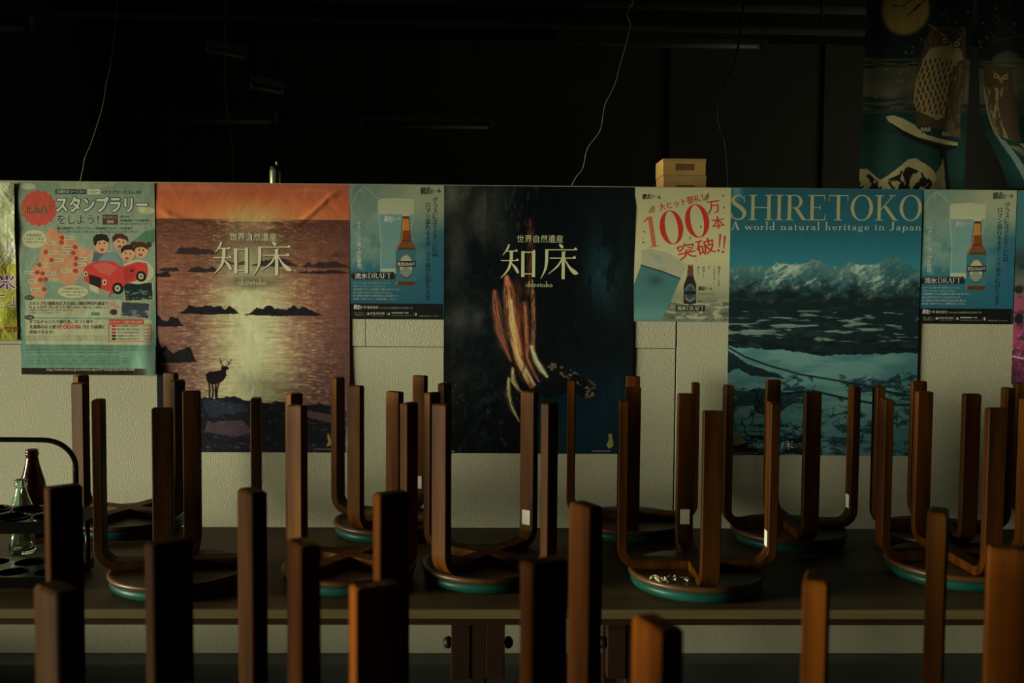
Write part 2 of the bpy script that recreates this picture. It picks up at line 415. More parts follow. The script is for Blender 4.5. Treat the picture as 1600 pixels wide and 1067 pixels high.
# ------------------------------------------------------------------ bottles and carrier
def carrier():
    t = empty('bottle_carrier', (-1.158, 2.262, TABLE_Z)); tag(t, 'black plastic two-tier bottle carrier with an arched handle on the far table', 'carrier')
    W, D = .178, .083; holes = [(x_, y_) for y_ in (.040, -.040) for x_ in (-.129, -.043, .043, .129)]
    for z0, z1, nm in ((.008, .032, 'lower_tray'), (.132, .160, 'upper_tray')):
        bm = bmesh.new(); mb = MB()
        # plate with round holes: filled 2D outline swept up
        R = .0345; loops = [[(-W, -D), (W, -D), (W, D), (-W, D)]]
        for hx, hy in holes: loops.append([(hx + R * math.cos(2 * PI * k / 28), hy + R * math.sin(2 * PI * k / 28)) for k in range(28)])
        edges = []
        for lp in loops:
            vs = [bm.verts.new((x, y, z1)) for x, y in lp]
            for a, b in zip(vs, vs[1:] + vs[:1]): edges.append(bm.edges.new((a, b)))
        bmesh.ops.triangle_fill(bm, use_beauty=True, use_dissolve=False, edges=edges)
        ext = bmesh.ops.extrude_face_region(bm, geom=bm.faces[:])
        for v in [g for g in ext['geom'] if isinstance(g, bmesh.types.BMVert)]: v.co.z = z0
        bmesh.ops.recalc_face_normals(bm, faces=bm.faces[:])
        me = bpy.data.meshes.new(nm); bm.to_mesh(me); bm.free(); me.materials.append(M['plastic'])
        tr = obj(nm, me, t)
        if nm == 'upper_tray':
            for hx, hy in holes:
                rim = MB().tube([(hx + (R + .003) * math.cos(2 * PI * k / 28), hy + (R + .003) * math.sin(2 * PI * k / 28), z1 + .001) for k in range(28)], .003, 6, closed=True)
                rim.build('rim', M['plastic'], tr)
    for sx in (-1, 1):
        for sy in (-1, 1):
            MB().tube([(sx * (W - .01), sy * (D - .01), 0.0), (sx * (W - .01), sy * (D - .01), .133)], .006, 8).build('post', M['plastic'], t)
    pts = [(-W + .004, 0, .15), (-W + .004, 0, .27)]
    for k in range(1, 10):
        a = PI / 2 * k / 9; pts.append((-W + .004 + .075 * (1 - math.cos(a)), 0, .27 + .065 * math.sin(a)))
    pts += [(x, 0, .3355) for x in (-.05, 0, .05)]
    for k in range(9, -1, -1):
        a = PI / 2 * k / 9; pts.append((W - .004 - .075 * (1 - math.cos(a)), 0, .27 + .065 * math.sin(a)))
    pts += [(W - .004, 0, .15)]
    MB().tube(pts, .0062, 10).build('handle', M['plastic'], t)
    return t
carrier()
pb = at(35, 868, 2.50)
b = MB().lathe([(0, .004), (.024, .002), (.029, .0), (.0315, .006), (.0315, .03), (.029, .045), (.0265, .065), (.0275, .085), (.0305, .10), (.030, .112), (.026, .128),
                (.019, .148), (.0145, .163), (.013, .174), (.0135, .176), (.0155, .178), (.0155, .183), (.0138, .185), (.0148, .187), (.0148, .192), (.012, .194), (.0105, .192),
                (.0105, .174), (.0165, .147), (.0235, .128), (.0275, .112), (.028, .10), (.025, .085), (.024, .065), (.0265, .045), (.029, .03), (.029, .010), (.020, .008), (0, .010)], 40)
o = b.build('glass_bottle', M['clear'], loc=(pb.x, 2.50, TABLE_Z + .0002)); tag(o, 'small clear greenish glass bottle standing behind the black carrier', 'bottle')
pb = at(50, 702, 2.62)
bh = pb.z - TABLE_Z
b = MB().lathe([(0, .004), (.030, .002), (.034, 0), (.037, .006), (.037, bh * .52), (.0355, bh * .58), (.031, bh * .66), (.0245, bh * .75), (.0185, bh * .84), (.0155, bh * .905),
                (.0150, bh * .93), (.0175, bh * .935), (.0175, bh * .965), (.0150, bh * .972), (.0158, bh * .98), (.0158, bh), (.0120, bh), (.0115, bh * .93), (.0150, bh * .84), (.0275, bh * .66),
                (.033, bh * .52), (.033, .012), (0, .010)], 40)
o = b.build('beer_bottle', M['brown'], loc=(pb.x, 2.62, TABLE_Z + .0002)); tag(o, 'tall uncapped brown glass bottle behind the clear one', 'bottle')

# ------------------------------------------------------------------ behind the partition
cab = empty('storage_cabinet', (0.1, 3.26, 0)); tag(cab, 'plain storage cabinet hidden behind the partition, holding the cartons and the canister', 'cabinet')
MB().box(-1.2, 1.2, -.185, .185, 0, 1.655, .004).build('body', M['apron'], cab)
MB().box(-1.21, 1.21, -.19, .19, 1.655, 1.675, .003).build('cabinet_top', M['apron'], cab)
a0 = at(1036, 247, 3.13); a1 = at(1103, 274, 3.13)
cw = a1.x - a0.x; zt = a0.z; zm = a1.z
def carton(z0, z1, dx, label):
    t = empty('carton', ((a0.x + a1.x) / 2 + dx, 3.20, z0)); tag(t, label, 'box', 'cartons stacked behind the partition')
    w = cw / 2; h = z1 - z0
    MB().box(-w, w, -.07, .07, 0, h - .0006, .0015).build('body', M['card'], t)
    MB().box(-w * .42, w * .42, -.0706, -.0698, h * .28, h * .68).build('printed_label', M['cardlab'], t)
    MB().box(-w * 1.004, w * 1.004, -.0704, -.0697, h - .010, h - .002).build('packing_tape', M['cardtape'], t)
hh = zt - zm
carton(1.6752, 1.6752 + (zm - 1.6752), .002, 'lower brown cardboard carton, half hidden by the partition top')
carton(zm, zt, 0, 'upper brown cardboard carton on the pair above the partition')
pc = at(430, 262, 3.13)
t = empty('canister', (pc.x, 3.13, 1.6752)); tag(t, 'small dull metal canister with a ball-topped cap above the sunset poster', 'canister')
hcan = pc.z - 1.6752
MB().lathe([(0, 0), (.017, 0), (.018, .002), (.018, hcan - .012), (.016, hcan - .006), (.0145, hcan - .004), (0, hcan - .004)], 28).build('body', M['brass'], t)
MB().lathe([(0, hcan - .004), (.0165, hcan - .004), (.0165, hcan + .003), (.012, hcan + .005), (0, hcan + .005)], 28).build('cap', M['iron'], t)
MB().lathe([(.0, 0), (.003, .0), (.003, .006), (.0048, .009), (.0048, .013), (.003, .016), (0, .017)], 16, (.006, 0, hcan + .005)).build('knob', M['brass'], t)
MB().box(.003, .012, -.024, -.016, hcan * .35, hcan - .006, .002).build('clip', M['iron'], t)

# pipes under the ceiling
def spline(pts, n=8):
    P = [Vector(p) for p in pts]; out = []
    for i in range(len(P) - 1):
        p0, p1, p2, p3 = P[max(i - 1, 0)], P[i], P[i + 1], P[min(i + 2, len(P) - 1)]
        for k in range(n):
            t = k / n
            out.append(0.5 * ((2 * p1) + (-p0 + p2) * t + (2 * p0 - 5 * p1 + 4 * p2 - p3) * t * t + (-p0 + 3 * p1 - 3 * p2 + p3) * t ** 3))
    out.append(P[-1]); return out
def pipe(pa, pb_, r, label, hang=True):
    t = empty('ceiling_pipe', (pa + pb_) / 2); tag(t, label, 'pipe')
    c = (pa + pb_) / 2
    MB().tube([pa - c, pb_ - c], r, 16).build('pipe_run', M['pipe'], t)
    for f in (.12, .5, .88):
        p = pa.lerp(pb_, f) - c
        MB().tube([p, (p.x, p.y, ZC - c.z + .001)], .006, 8).build('hanger', M['iron'], t)
pipe(at(-60, 19, 4.45), at(1450, 54, 4.79), .016, 'long horizontal pipe running across under the dark ceiling')
pipe(at(430, -4, 4.75), at(1450, 19, 5.0), .020, 'upper horizontal pipe close to the top of the picture, right half')
def lamp(px0, py0, px1, py1, Y, label, Y1=None):
    a = at(px0, py0, Y); b = at(px1, py1, Y1 or Y); c = (a + b) / 2; L_ = (b - a).length; rz = math.atan2(b.y - a.y, b.x - a.x)
    t = empty('fluorescent_lamp', c, rz); tag(t, label, 'lamp', 'unlit strip lamps under the ceiling')
    h = L_ / 2
    MB().add([(sx * h, -.045 * k, z) for sx in (-1, 1) for k, z in ((1, .02), (-1, .02), (-.35, .07), (.35, .07))], [(0, 1, 2, 3), (4, 7, 6, 5), (0, 4, 5, 1), (1, 5, 6, 2), (2, 6, 7, 3), (3, 7, 4, 0)]).build('housing', M['lampw'], t)
    MB().tube([(-h + .03, 0, -.006), (h - .03, 0, -.006)], .013, 12).build('tube', M['tube_'], t)
    for s in (-1, 1):
        MB().box(s * (h - .015) - .012, s * (h - .015) + .012, -.016, .016, -.022, .021, .002).build('socket', M['lampw'], t)
        MB().tube([(s * h * .7, 0, .07), (s * h * .7, 0, ZC - c.z + .001)], .004, 6).build('rod', M['iron'], t)
lamp(-150, 40, 50, 44, 5.2, 'unlit strip lamp at the top left picture edge')
lamp(872, 65, 1198, 73, 5.3, 'unlit strip lamp just below the pipes, right of the centre')
lamp(560, 193, 772, 201, 6.9, 'unlit strip lamp far back above the dark beer poster gap')
lamp(214, 184, 432, 193, 6.9, 'unlit strip lamp far back above the stamp and sunset posters')
lamp(320, 83, 384, 84, 6.6, 'short unlit strip lamp beside the hanging coil', 6.8)
lamp(388, 138, 441, 140, 6.7, 'short unlit strip lamp lower and right of the hanging coil', 6.9)

def wire(pts, r, m, label, Y, name='hanging_wire'):
    P = [at(x, y, Y) for x, y in pts]
    P = [Vector((P[0].x, P[0].y, ZC + .001))] + P
    o = MB().tube(spline(P, 6), r, 6).build(name, m); tag(o, label, 'wire')
wire([(183, -40), (182, 20), (177, 70), (171, 110), (166, 130), (162, 158), (156, 182), (143, 222), (133, 246), (130, 262), (125, 284)], .0008, M['cord'], 'thin pale wire hanging at the left down to the stamp rally poster', 3.03)
wire([(990, -40), (985, 8), (980, 24), (985, 38), (980, 62), (970, 98), (960, 134), (945, 165), (938, 203), (918, 232), (911, 262), (900, 277), (892, 292)], .0008, M['cord'], 'thin pale wire hanging in the middle down to the cliff poster', 3.03)
wire([(1163, -20), (1150, 90), (1133, 130), (1123, 160), (1124, 195), (1132, 218), (1136, 250), (1138, 290), (1138, 330)], .005, M['blackcord'], 'black cable hanging right of the cartons', 3.9)
wire([(352, -20), (352, 120), (354, 172), (359, 205), (363, 240), (364, 300)], .003, M['cord'], 'faint cable hanging behind the canister', 5.6)
# coiled cord
P = spline([(Vector((0, 0, .001)) + Vector((at(276, 10, 4.9).x, 4.9, ZC))), at(279, 40, 4.9), at(284, 62, 4.9), at(291, 96, 4.9), at(298, 125, 4.9), at(308, 146, 4.9)], 30)
Q = [p + Vector((.014 * math.cos(i * .9), .014 * math.sin(i * .9), 0)) for i, p in enumerate(P)]
o = MB().tube(Q, .0035, 5).build('coiled_cord', M['blackcord']); tag(o, 'coiled cord dangling from the dark ceiling at upper left', 'cord')

# ------------------------------------------------------------------ printed sheets: drawing tools
def vnoise(x, y, seed=0):
    rs = np.random.RandomState(seed); T_ = rs.rand(256, 256)
    xi = np.floor(x).astype(int); yi = np.floor(y).astype(int); fx = x - xi; fy = y - yi
    fx = fx * fx * (3 - 2 * fx); fy = fy * fy * (3 - 2 * fy)
    g = lambda a, b: T_[a & 255, b & 255]
    return (g(xi, yi) * (1 - fx) + g(xi + 1, yi) * fx) * (1 - fy) + (g(xi, yi + 1) * (1 - fx) + g(xi + 1, yi + 1) * fx) * fy
def fbm(x, y, sx, sy, oct=4, seed=0, rot=0.0):
    if rot: x, y = x * math.cos(rot) + y * math.sin(rot), -x * math.sin(rot) + y * math.cos(rot)
    v = 0; a = 0.5; t = 0
    for o_ in range(oct):
        v = v + a * vnoise(x / sx * 2 ** o_ + 17.3 * o_, y / sy * 2 ** o_ + 9.1 * o_, seed + o_); t += a; a *= 0.55
    return v / t
def sst(a, b, x):
    t = np.clip((x - a) / (b - a), 0, 1); return t * t * (3 - 2 * t)
class Print:
    """a flat print drawn in the frame of its own sheet (units: 1/1600 of the picture width)"""
    def __init__(s, x0, y0, x1, y1, gain, res=1.0, skew=0.0):
        s.x0, s.y0, s.x1, s.y1 = x0, y0, x1, y1; s.gain = gain; s.skew = skew
        s.nx = int((x1 - x0) * res) + 1; s.ny = int((y1 - y0) * res) + 1
        s.X, s.Y = np.meshgrid(np.linspace(x0, x1, s.nx), np.linspace(y0, y1, s.ny))
        s.C = np.zeros((s.ny, s.nx, 3)); s.marks = []; s.texts = []
    def fill(s, c): s.C[:] = c
    def mix(s, m, c): m = np.clip(m, 0, 1)[..., None]; s.C = s.C * (1 - m) + np.asarray(c, float) * m
    def grad(s, stops, axis='y'):
        t = s.Y if axis == 'y' else s.X; p = [a for a, _ in stops]
        for k in range(3): s.C[..., k] = np.interp(t, p, [c[k] for _, c in stops])
    def inside(s, pts, warp=0, ws=8, seed=3):
        X, Y = s.X, s.Y
        if warp:
            X = X + (fbm(s.X, s.Y, ws, ws, 3, seed) - .5) * 2 * warp; Y = Y + (fbm(s.X, s.Y, ws, ws, 3, seed + 9) - .5) * 2 * warp
        r = np.zeros(X.shape, bool); n = len(pts)
        for i in range(n):
            xa, ya = pts[i]; xb, yb = pts[(i + 1) % n]
            if ya == yb: continue
            c = (ya > Y) != (yb > Y)
            r ^= c & (X < (xb - xa) * (Y - ya) / (yb - ya) + xa)
        return r.astype(float)
    def poly(s, pts, c, op=1.0, warp=0, ws=8, seed=3): s.mix(s.inside(pts, warp, ws, seed) * op, c)
    def ell(s, cx, cy, rx, ry, c, op=1.0, soft=0.12, rot=0.0):
        dx, dy = s.X - cx, s.Y - cy
        if rot: dx, dy = dx * math.cos(rot) + dy * math.sin(rot), -dx * math.sin(rot) + dy * math.cos(rot)
        d = np.sqrt((dx / rx) ** 2 + (dy / ry) ** 2); s.mix((1 - sst(1 - soft, 1 + soft, d)) * op, c)
    def line(s, pts, w, c, op=1.0):
        m = np.zeros(s.X.shape)
        for (xa, ya), (xb, yb) in zip(pts, pts[1:]):
            L2 = (xb - xa) ** 2 + (yb - ya) ** 2 + 1e-9
            t = np.clip(((s.X - xa) * (xb - xa) + (s.Y - ya) * (yb - ya)) / L2, 0, 1)
            d = np.hypot(s.X - xa - t * (xb - xa), s.Y - ya - t * (yb - ya)); m = np.maximum(m, 1 - sst(w * .5 - .4, w * .5 + .6, d))
        s.mix(m * op, c)
    def rect(s, x0, y0, x1, y1, c, op=1.0): s.mix(((s.X >= x0) & (s.X <= x1) & (s.Y >= y0) & (s.Y <= y1)) * op, c)
    # crisp marks: polygons laid on the sheet; text fitted to a box
    def mark(s, polys, c, layer=1): s.marks.append((polys, c, layer))
    def box(s, x0, y0, x1, y1, c, layer=1): s.mark([[(x0, y0), (x1, y0), (x1, y1), (x0, y1)]], c, layer)
    def disc(s, cx, cy, rx, ry, c, layer=1, n=28, star=0.0, k=12, rot=0.0):
        P = []
        for i in range(n):
            a = 2 * PI * i / n; q = 1 + star * math.cos(k * a); x, y = rx * q * math.cos(a), ry * q * math.sin(a)
            P.append((cx + x * math.cos(rot) - y * math.sin(rot), cy + x * math.sin(rot) + y * math.cos(rot)))
        s.mark([P], c, layer)
    def text(s, t, bx, c, bold=0.0, rot=0.0, vert=False, layer=2, res=3, keep=False):
        s.texts.append(dict(t=t, bx=bx, c=c, bold=bold, rot=rot, vert=vert, layer=layer, res=res, keep=keep))
    def outlined(s, t, bx, c, oc, bold=0.01, o=0.035, rot=0.0, layer=2, vert=False):
        s.text(t, bx, oc, bold * .6 + o * 1.7, rot, vert, layer); s.texts[-1]['ring'] = True; s.text(t, bx, c, bold, rot, vert, layer + 1)
    def small(s, polys, bx, c, layer=2, d=.32):
        for k, (dx, dy) in enumerate(((0, 0), (d, 0), (0, d * .8), (d, d * .8))): s.glyphs(polys, (bx[0] + dx, bx[1] + dy, bx[2] + dx, bx[3] + dy), c, layer + .5 * k)
    def flow(s, path, c, op=1.0, sc=1.0, seed=1, streak=.7):
        best = np.full(s.X.shape, 1e9); S_ = np.zeros(s.X.shape); A_ = S_.copy(); acc = 0
        for (xa, ya, wa), (xb, yb, wb) in zip(path, path[1:]):
            L_ = math.hypot(xb - xa, yb - ya) + 1e-9; t = np.clip(((s.X - xa) * (xb - xa) + (s.Y - ya) * (yb - ya)) / L_ ** 2, 0, 1)
            dx = s.X - xa - t * (xb - xa); dy = s.Y - ya - t * (yb - ya); w = wa + (wb - wa) * t; d = np.hypot(dx, dy) / w
            k = d < best; sg = (dx * (yb - ya) - dy * (xb - xa)) / L_ / w
            best = np.where(k, d, best); S_ = np.where(k, sg, S_); A_ = np.where(k, acc + t * L_, A_); acc += L_
        n = fbm(S_ * 3 + 20, A_ / 22 + seed, .55, 1, 4, 60 + seed)
        m = np.exp(-best ** 2 * 1.3) * (1 - streak + streak * 2.0 * sst(.32, .68, n)); s.mix(m * op, c)
    def glyphs(s, polys, bx, c, layer=2, rot=0.0, shear=0.0):
        P = [p for q in polys for p in q]; a0 = min(p[0] for p in P); a1 = max(p[0] for p in P); b0 = min(p[1] for p in P); b1 = max(p[1] for p in P)
        cx, cy = (bx[0] + bx[2]) / 2, (bx[1] + bx[3]) / 2; out = []
        for q in polys:
            o_ = []
            for x, y in q:
                X = bx[0] + (x - a0) / (a1 - a0) * (bx[2] - bx[0]); Y = bx[3] - (y - b0) / (b1 - b0) * (bx[3] - bx[1])
                X += shear * (cy - Y)
                dx, dy = X - cx, Y - cy; o_.append((cx + dx * math.cos(rot) + dy * math.sin(rot), cy - dx * math.sin(rot) + dy * math.cos(rot)))
            out.append(o_)
        s.marks.append((out, c, layer))

# serif and brush letter shapes drawn as filled strokes (unit height, y up)
def ring(cx, cy, rx, ry, wx, wy, a0=0, a1=360, n=24):
    out = []
    for k in range(n):
        a, b = math.radians(a0 + (a1 - a0) * k / n), math.radians(a0 + (a1 - a0) * (k + 1) / n)
        o = lambda t: (cx + rx * math.cos(t), cy + ry * math.sin(t)); i = lambda t: (cx + (rx - wx) * math.cos(t), cy + (ry - wy) * math.sin(t))
        out.append([o(a), o(b), i(b), i(a)])
    return out
def bar(x0, y0, x1, y1): return [[(x0, y0), (x1, y0), (x1, y1), (x0, y1)]]
def diag(x0, y0, x1, y1, w): return [[(x0 - w / 2, y0), (x0 + w / 2, y0), (x1 + w / 2, y1), (x1 - w / 2, y1)]]
def brush(pts, n=6):
    P = [Vector((p[0], p[1], p[2])) for p in pts]; Q = spline(P, n) if len(P) > 2 else [P[0].lerp(P[1], k / n) for k in range(n + 1)]
    L_ = []; R_ = []
    for i, q in enumerate(Q):
        t = Q[min(i + 1, len(Q) - 1)] - Q[max(i - 1, 0)]; t = Vector((t.x, t.y)).normalized() if t.x or t.y else Vector((1, 0))
        w = max(q.z, .004) / 2; L_.append((q.x - t.y * w, q.y + t.x * w)); R_.append((q.x + t.y * w, q.y - t.x * w))
    return [[L_[i], L_[i + 1], R_[i + 1], R_[i]] for i in range(len(Q) - 1)]
def foot(x, y, w=.26, h=.032): return bar(x - w / 2, y, x + w / 2, y + h)
def stem(x, w=.11, y0=0, y1=1, fw=.27, h=.032, top=True, bot=True):
    o = bar(x - w / 2, y0, x + w / 2, y1)
    if bot: o += foot(x, y0, fw, h)
    if top: o += foot(x, y1 - h, fw, h)
    return o
S_PTS = [(.47, .70, .02), (.45, .86, .035), (.33, .965, .045), (.20, .955, .07), (.11, .86, .10), (.11, .73, .125), (.22, .60, .14), (.37, .47, .14), (.46, .34, .135), (.47, .20, .11), (.40, .075, .07), (.26, .028, .05), (.12, .09, .04), (.055, .28, .02)]
GL = {
 'S': (.58, brush(S_PTS, 4) + bar(.455, .68, .475, .98) + bar(.045, .02, .065, .32)),
 'H': (.82, stem(.15) + stem(.67) + bar(.15, .48, .67, .52)),
 'I': (.34, stem(.17)),
 'R': (.72, stem(.15) + bar(.15, .965, .34, 1) + bar(.15, .47, .34, .505) + ring(.33, .735, .24, .265, .10, .035, -90, 90) + diag(.36, .49, .62, .02, .13) + foot(.65, 0, .18)),
 'E': (.64, stem(.15) + bar(.15, .965, .56, 1) + bar(.15, 0, .58, .035) + bar(.15, .485, .42, .52) + [[(.56, 1), (.535, 1), (.555, .76), (.575, .76)], [(.60, .26), (.58, .26), (.55, 0), (.58, 0)]] + bar(.41, .39, .43, .61)),
 'T': (.70, stem(.35, top=False) + bar(.04, .965, .66, 1) + bar(.035, .76, .055, 1) + bar(.645, .76, .665, 1)),
 'O': (.80, ring(.40, .5, .365, .515, .115, .035, n=40)),
 'K': (.76, stem(.15) + brush([(.20, .42, .035), (.58, .97, .035)]) + diag(.33, .58, .66, .02, .13) + foot(.69, 0, .18) + foot(.57, .968, .22)),
 'A': (.72, brush([(.12, .02, .03), (.36, 1, .04)]) + diag(.37, 1, .60, .02, .12) + bar(.18, .32, .52, .355) + foot(.11, 0, .2) + foot(.61, 0, .24)),
 'J': (.42, bar(.20, .16, .31, 1) + foot(.255, .968, .26) + brush([(.255, .18, .11), (.22, .02, .06), (.10, -.04, .04), (.03, .06, .06)])),
 'D': (.78, stem(.15) + bar(.15, .965, .36, 1) + bar(.15, 0, .36, .035) + ring(.35, .5, .36, .5, .11, .035, -90, 90)),
 'F': (.60, stem(.15) + bar(.15, .965, .54, 1) + bar(.15, .485, .40, .52) + bar(.525, .76, .545, 1) + bar(.39, .39, .41, .61)),
 '1': (.5, bar(.19, 0, .33, .98) + foot(.26, 0, .36, .025) + [[(.33, .99), (.19, .99), (.0, .86), (.02, .83), (.19, .90)]]),
 '0': (.74, ring(.37, .5, .34, .51, .15, .022, n=44)),
 'w': (.66, brush([(.06, .45, .08), (.20, 0, .07)]) + brush([(.20, 0, .025), (.33, .45, .03)]) + brush([(.33, .45, .08), (.47, 0, .07)]) + brush([(.47, 0, .025), (.60, .45, .03)]) + foot(.07, .43, .16, .025) + foot(.33, .43, .16, .025) + foot(.60, .43, .12, .025)),
 'o': (.46, ring(.23, .225, .20, .24, .075, .025)),
 'r': (.34, stem(.12, .075, 0, .46, .2, .025) + brush([(.15, .33, .03), (.22, .43, .05), (.30, .42, .07)])),
 'l': (.24, stem(.12, .075, 0, 1, .2, .025)),
 'd': (.50, ring(.21, .225, .18, .24, .07, .025) + bar(.33, 0, .405, 1) + foot(.36, 0, .16, .025) + foot(.32, .975, .1, .025)),
 'n': (.52, stem(.12, .075, 0, .46, .2, .025) + ring(.25, .29, .17, .18, .075, .04, 0, 180, 14) + stem(.385, .075, 0, .29, .2, .025, top=False)),
 'h': (.52, stem(.12, .075, 0, 1, .2, .025) + ring(.25, .29, .17, .18, .075, .04, 0, 180, 14) + stem(.385, .075, 0, .29, .2, .025, top=False)),
 'a': (.43, ring(.18, .13, .145, .15, .055, .03) + bar(.27, .03, .345, .33) + ring(.20, .32, .145, .15, .07, .035, 0, 160, 12) + foot(.35, 0, .12, .03)),
 't': (.30, bar(.10, .04, .175, .62) + bar(.03, .43, .27, .46) + brush([(.137, .06, .075), (.20, .0, .04), (.27, .05, .02)])),
 'u': (.52, bar(.085, .16, .16, .46) + ring(.23, .17, .145, .18, .07, .045, 180, 360, 14) + bar(.34, 0, .415, .46) + foot(.09, .435, .14, .025) + foot(.35, .435, .14, .025) + foot(.42, 0, .12, .025)),
 'e': (.42, ring(.21, .225, .18, .24, .07, .028, 20, 320) + bar(.07, .235, .38, .265)),
 'i': (.24, stem(.12, .075, 0, .46, .2, .025) + ring(.12, .64, .05, .055, .05, .055, n=10)),
 'g': (.45, ring(.20, .28, .155, .185, .06, .03) + ring(.21, -.10, .19, .13, .045, .035) + brush([(.12, .12, .04), (.08, .04, .06), (.2, .02, .07), (.34, -.04, .05)]) + brush([(.30, .42, .03), (.40, .46, .05)])),
 'p': (.50, bar(.09, -.28, .165, .46) + foot(.12, -.28, .2, .025) + foot(.09, .435, .12, .025) + ring(.28, .225, .18, .24, .07, .025)),
 's': (.36, [[(x * .72, y * .475) for x, y in q] for q in brush([(a, b, w * .62) for a, b, w in S_PTS], 3)]),
 'k': (.50, stem(.12, .075, 0, 1, .2, .025) + brush([(.15, .20, .03), (.36, .44, .03)]) + diag(.22, .28, .41, .01, .09) + foot(.42, 0, .16, .025) + foot(.36, .43, .16, .025)),
 ' ': (.26, []),
}
def word(t, track=0.0, wave=None):
    x = 0; out = []
    for i, ch in enumerate(t):
        adv, g = GL[ch]
        out += [[(px_ + x, py_) for px_, py_ in q] for q in g]; x += adv + track
    return out
CHI = (brush([(.24, .99, .05), (.19, .86, .05), (.07, .68, .012)]) + bar(.17, .785, .47, .815) + [[(.40, .815), (.47, .815), (.44, .86)]] + bar(.02, .515, .50, .545) + [[(.42, .545), (.50, .545), (.465, .595)]]
       + brush([(.30, .80, .085), (.295, .55, .08), (.22, .28, .06), (.02, .03, .012)]) + brush([(.31, .45, .03), (.42, .31, .08), (.49, .17, .06)])
       + bar(.57, .06, .655, .80) + bar(.86, .06, .945, .80) + bar(.57, .755, .93, .785) + bar(.6, .135, .93, .165) + [[(.86, .785), (.945, .80), (.92, .85)]])
TOKO = (brush([(.50, 1.0, .04), (.56, .93, .09), (.585, .88, .03)]) + bar(.12, .825, .98, .855) + [[(.88, .855), (.98, .855), (.94, .91)]] + brush([(.155, .85, .08), (.155, .55, .08), (.12, .28, .06), (.0, .01, .012)])
        + bar(.24, .585, .95, .615) + [[(.85, .615), (.95, .615), (.91, .67)]] + bar(.565, .0, .65, .76) + [[(.565, .76), (.65, .76), (.68, .80), (.565, .78)]]
        + brush([(.57, .59, .03), (.46, .38, .05), (.20, .14, .012)]) + brush([(.64, .59, .02), (.76, .36, .06), (.92, .19, .12), (1.02, .16, .012)]))
SHIRE = CHI + [[(x + 1.1, y) for x, y in q] for q in TOKO]

PRINTS = []
def soft(c):
    c = lin(np.clip(c, 0, 255)); g = c @ np.array([.3, .59, .11]); g = g[..., None]
    return c * .88 + g * .12
inkmat = print_material('printing_ink', 0.40, [])
def hang(p, name, label, cat, X0, X1, Z0, Z1, Y0, m, disp, zt0=None, kind='poster'):
    PRINTS.append((p, name, label, cat, X0, X1, Z0, Z1, Y0, m, disp))

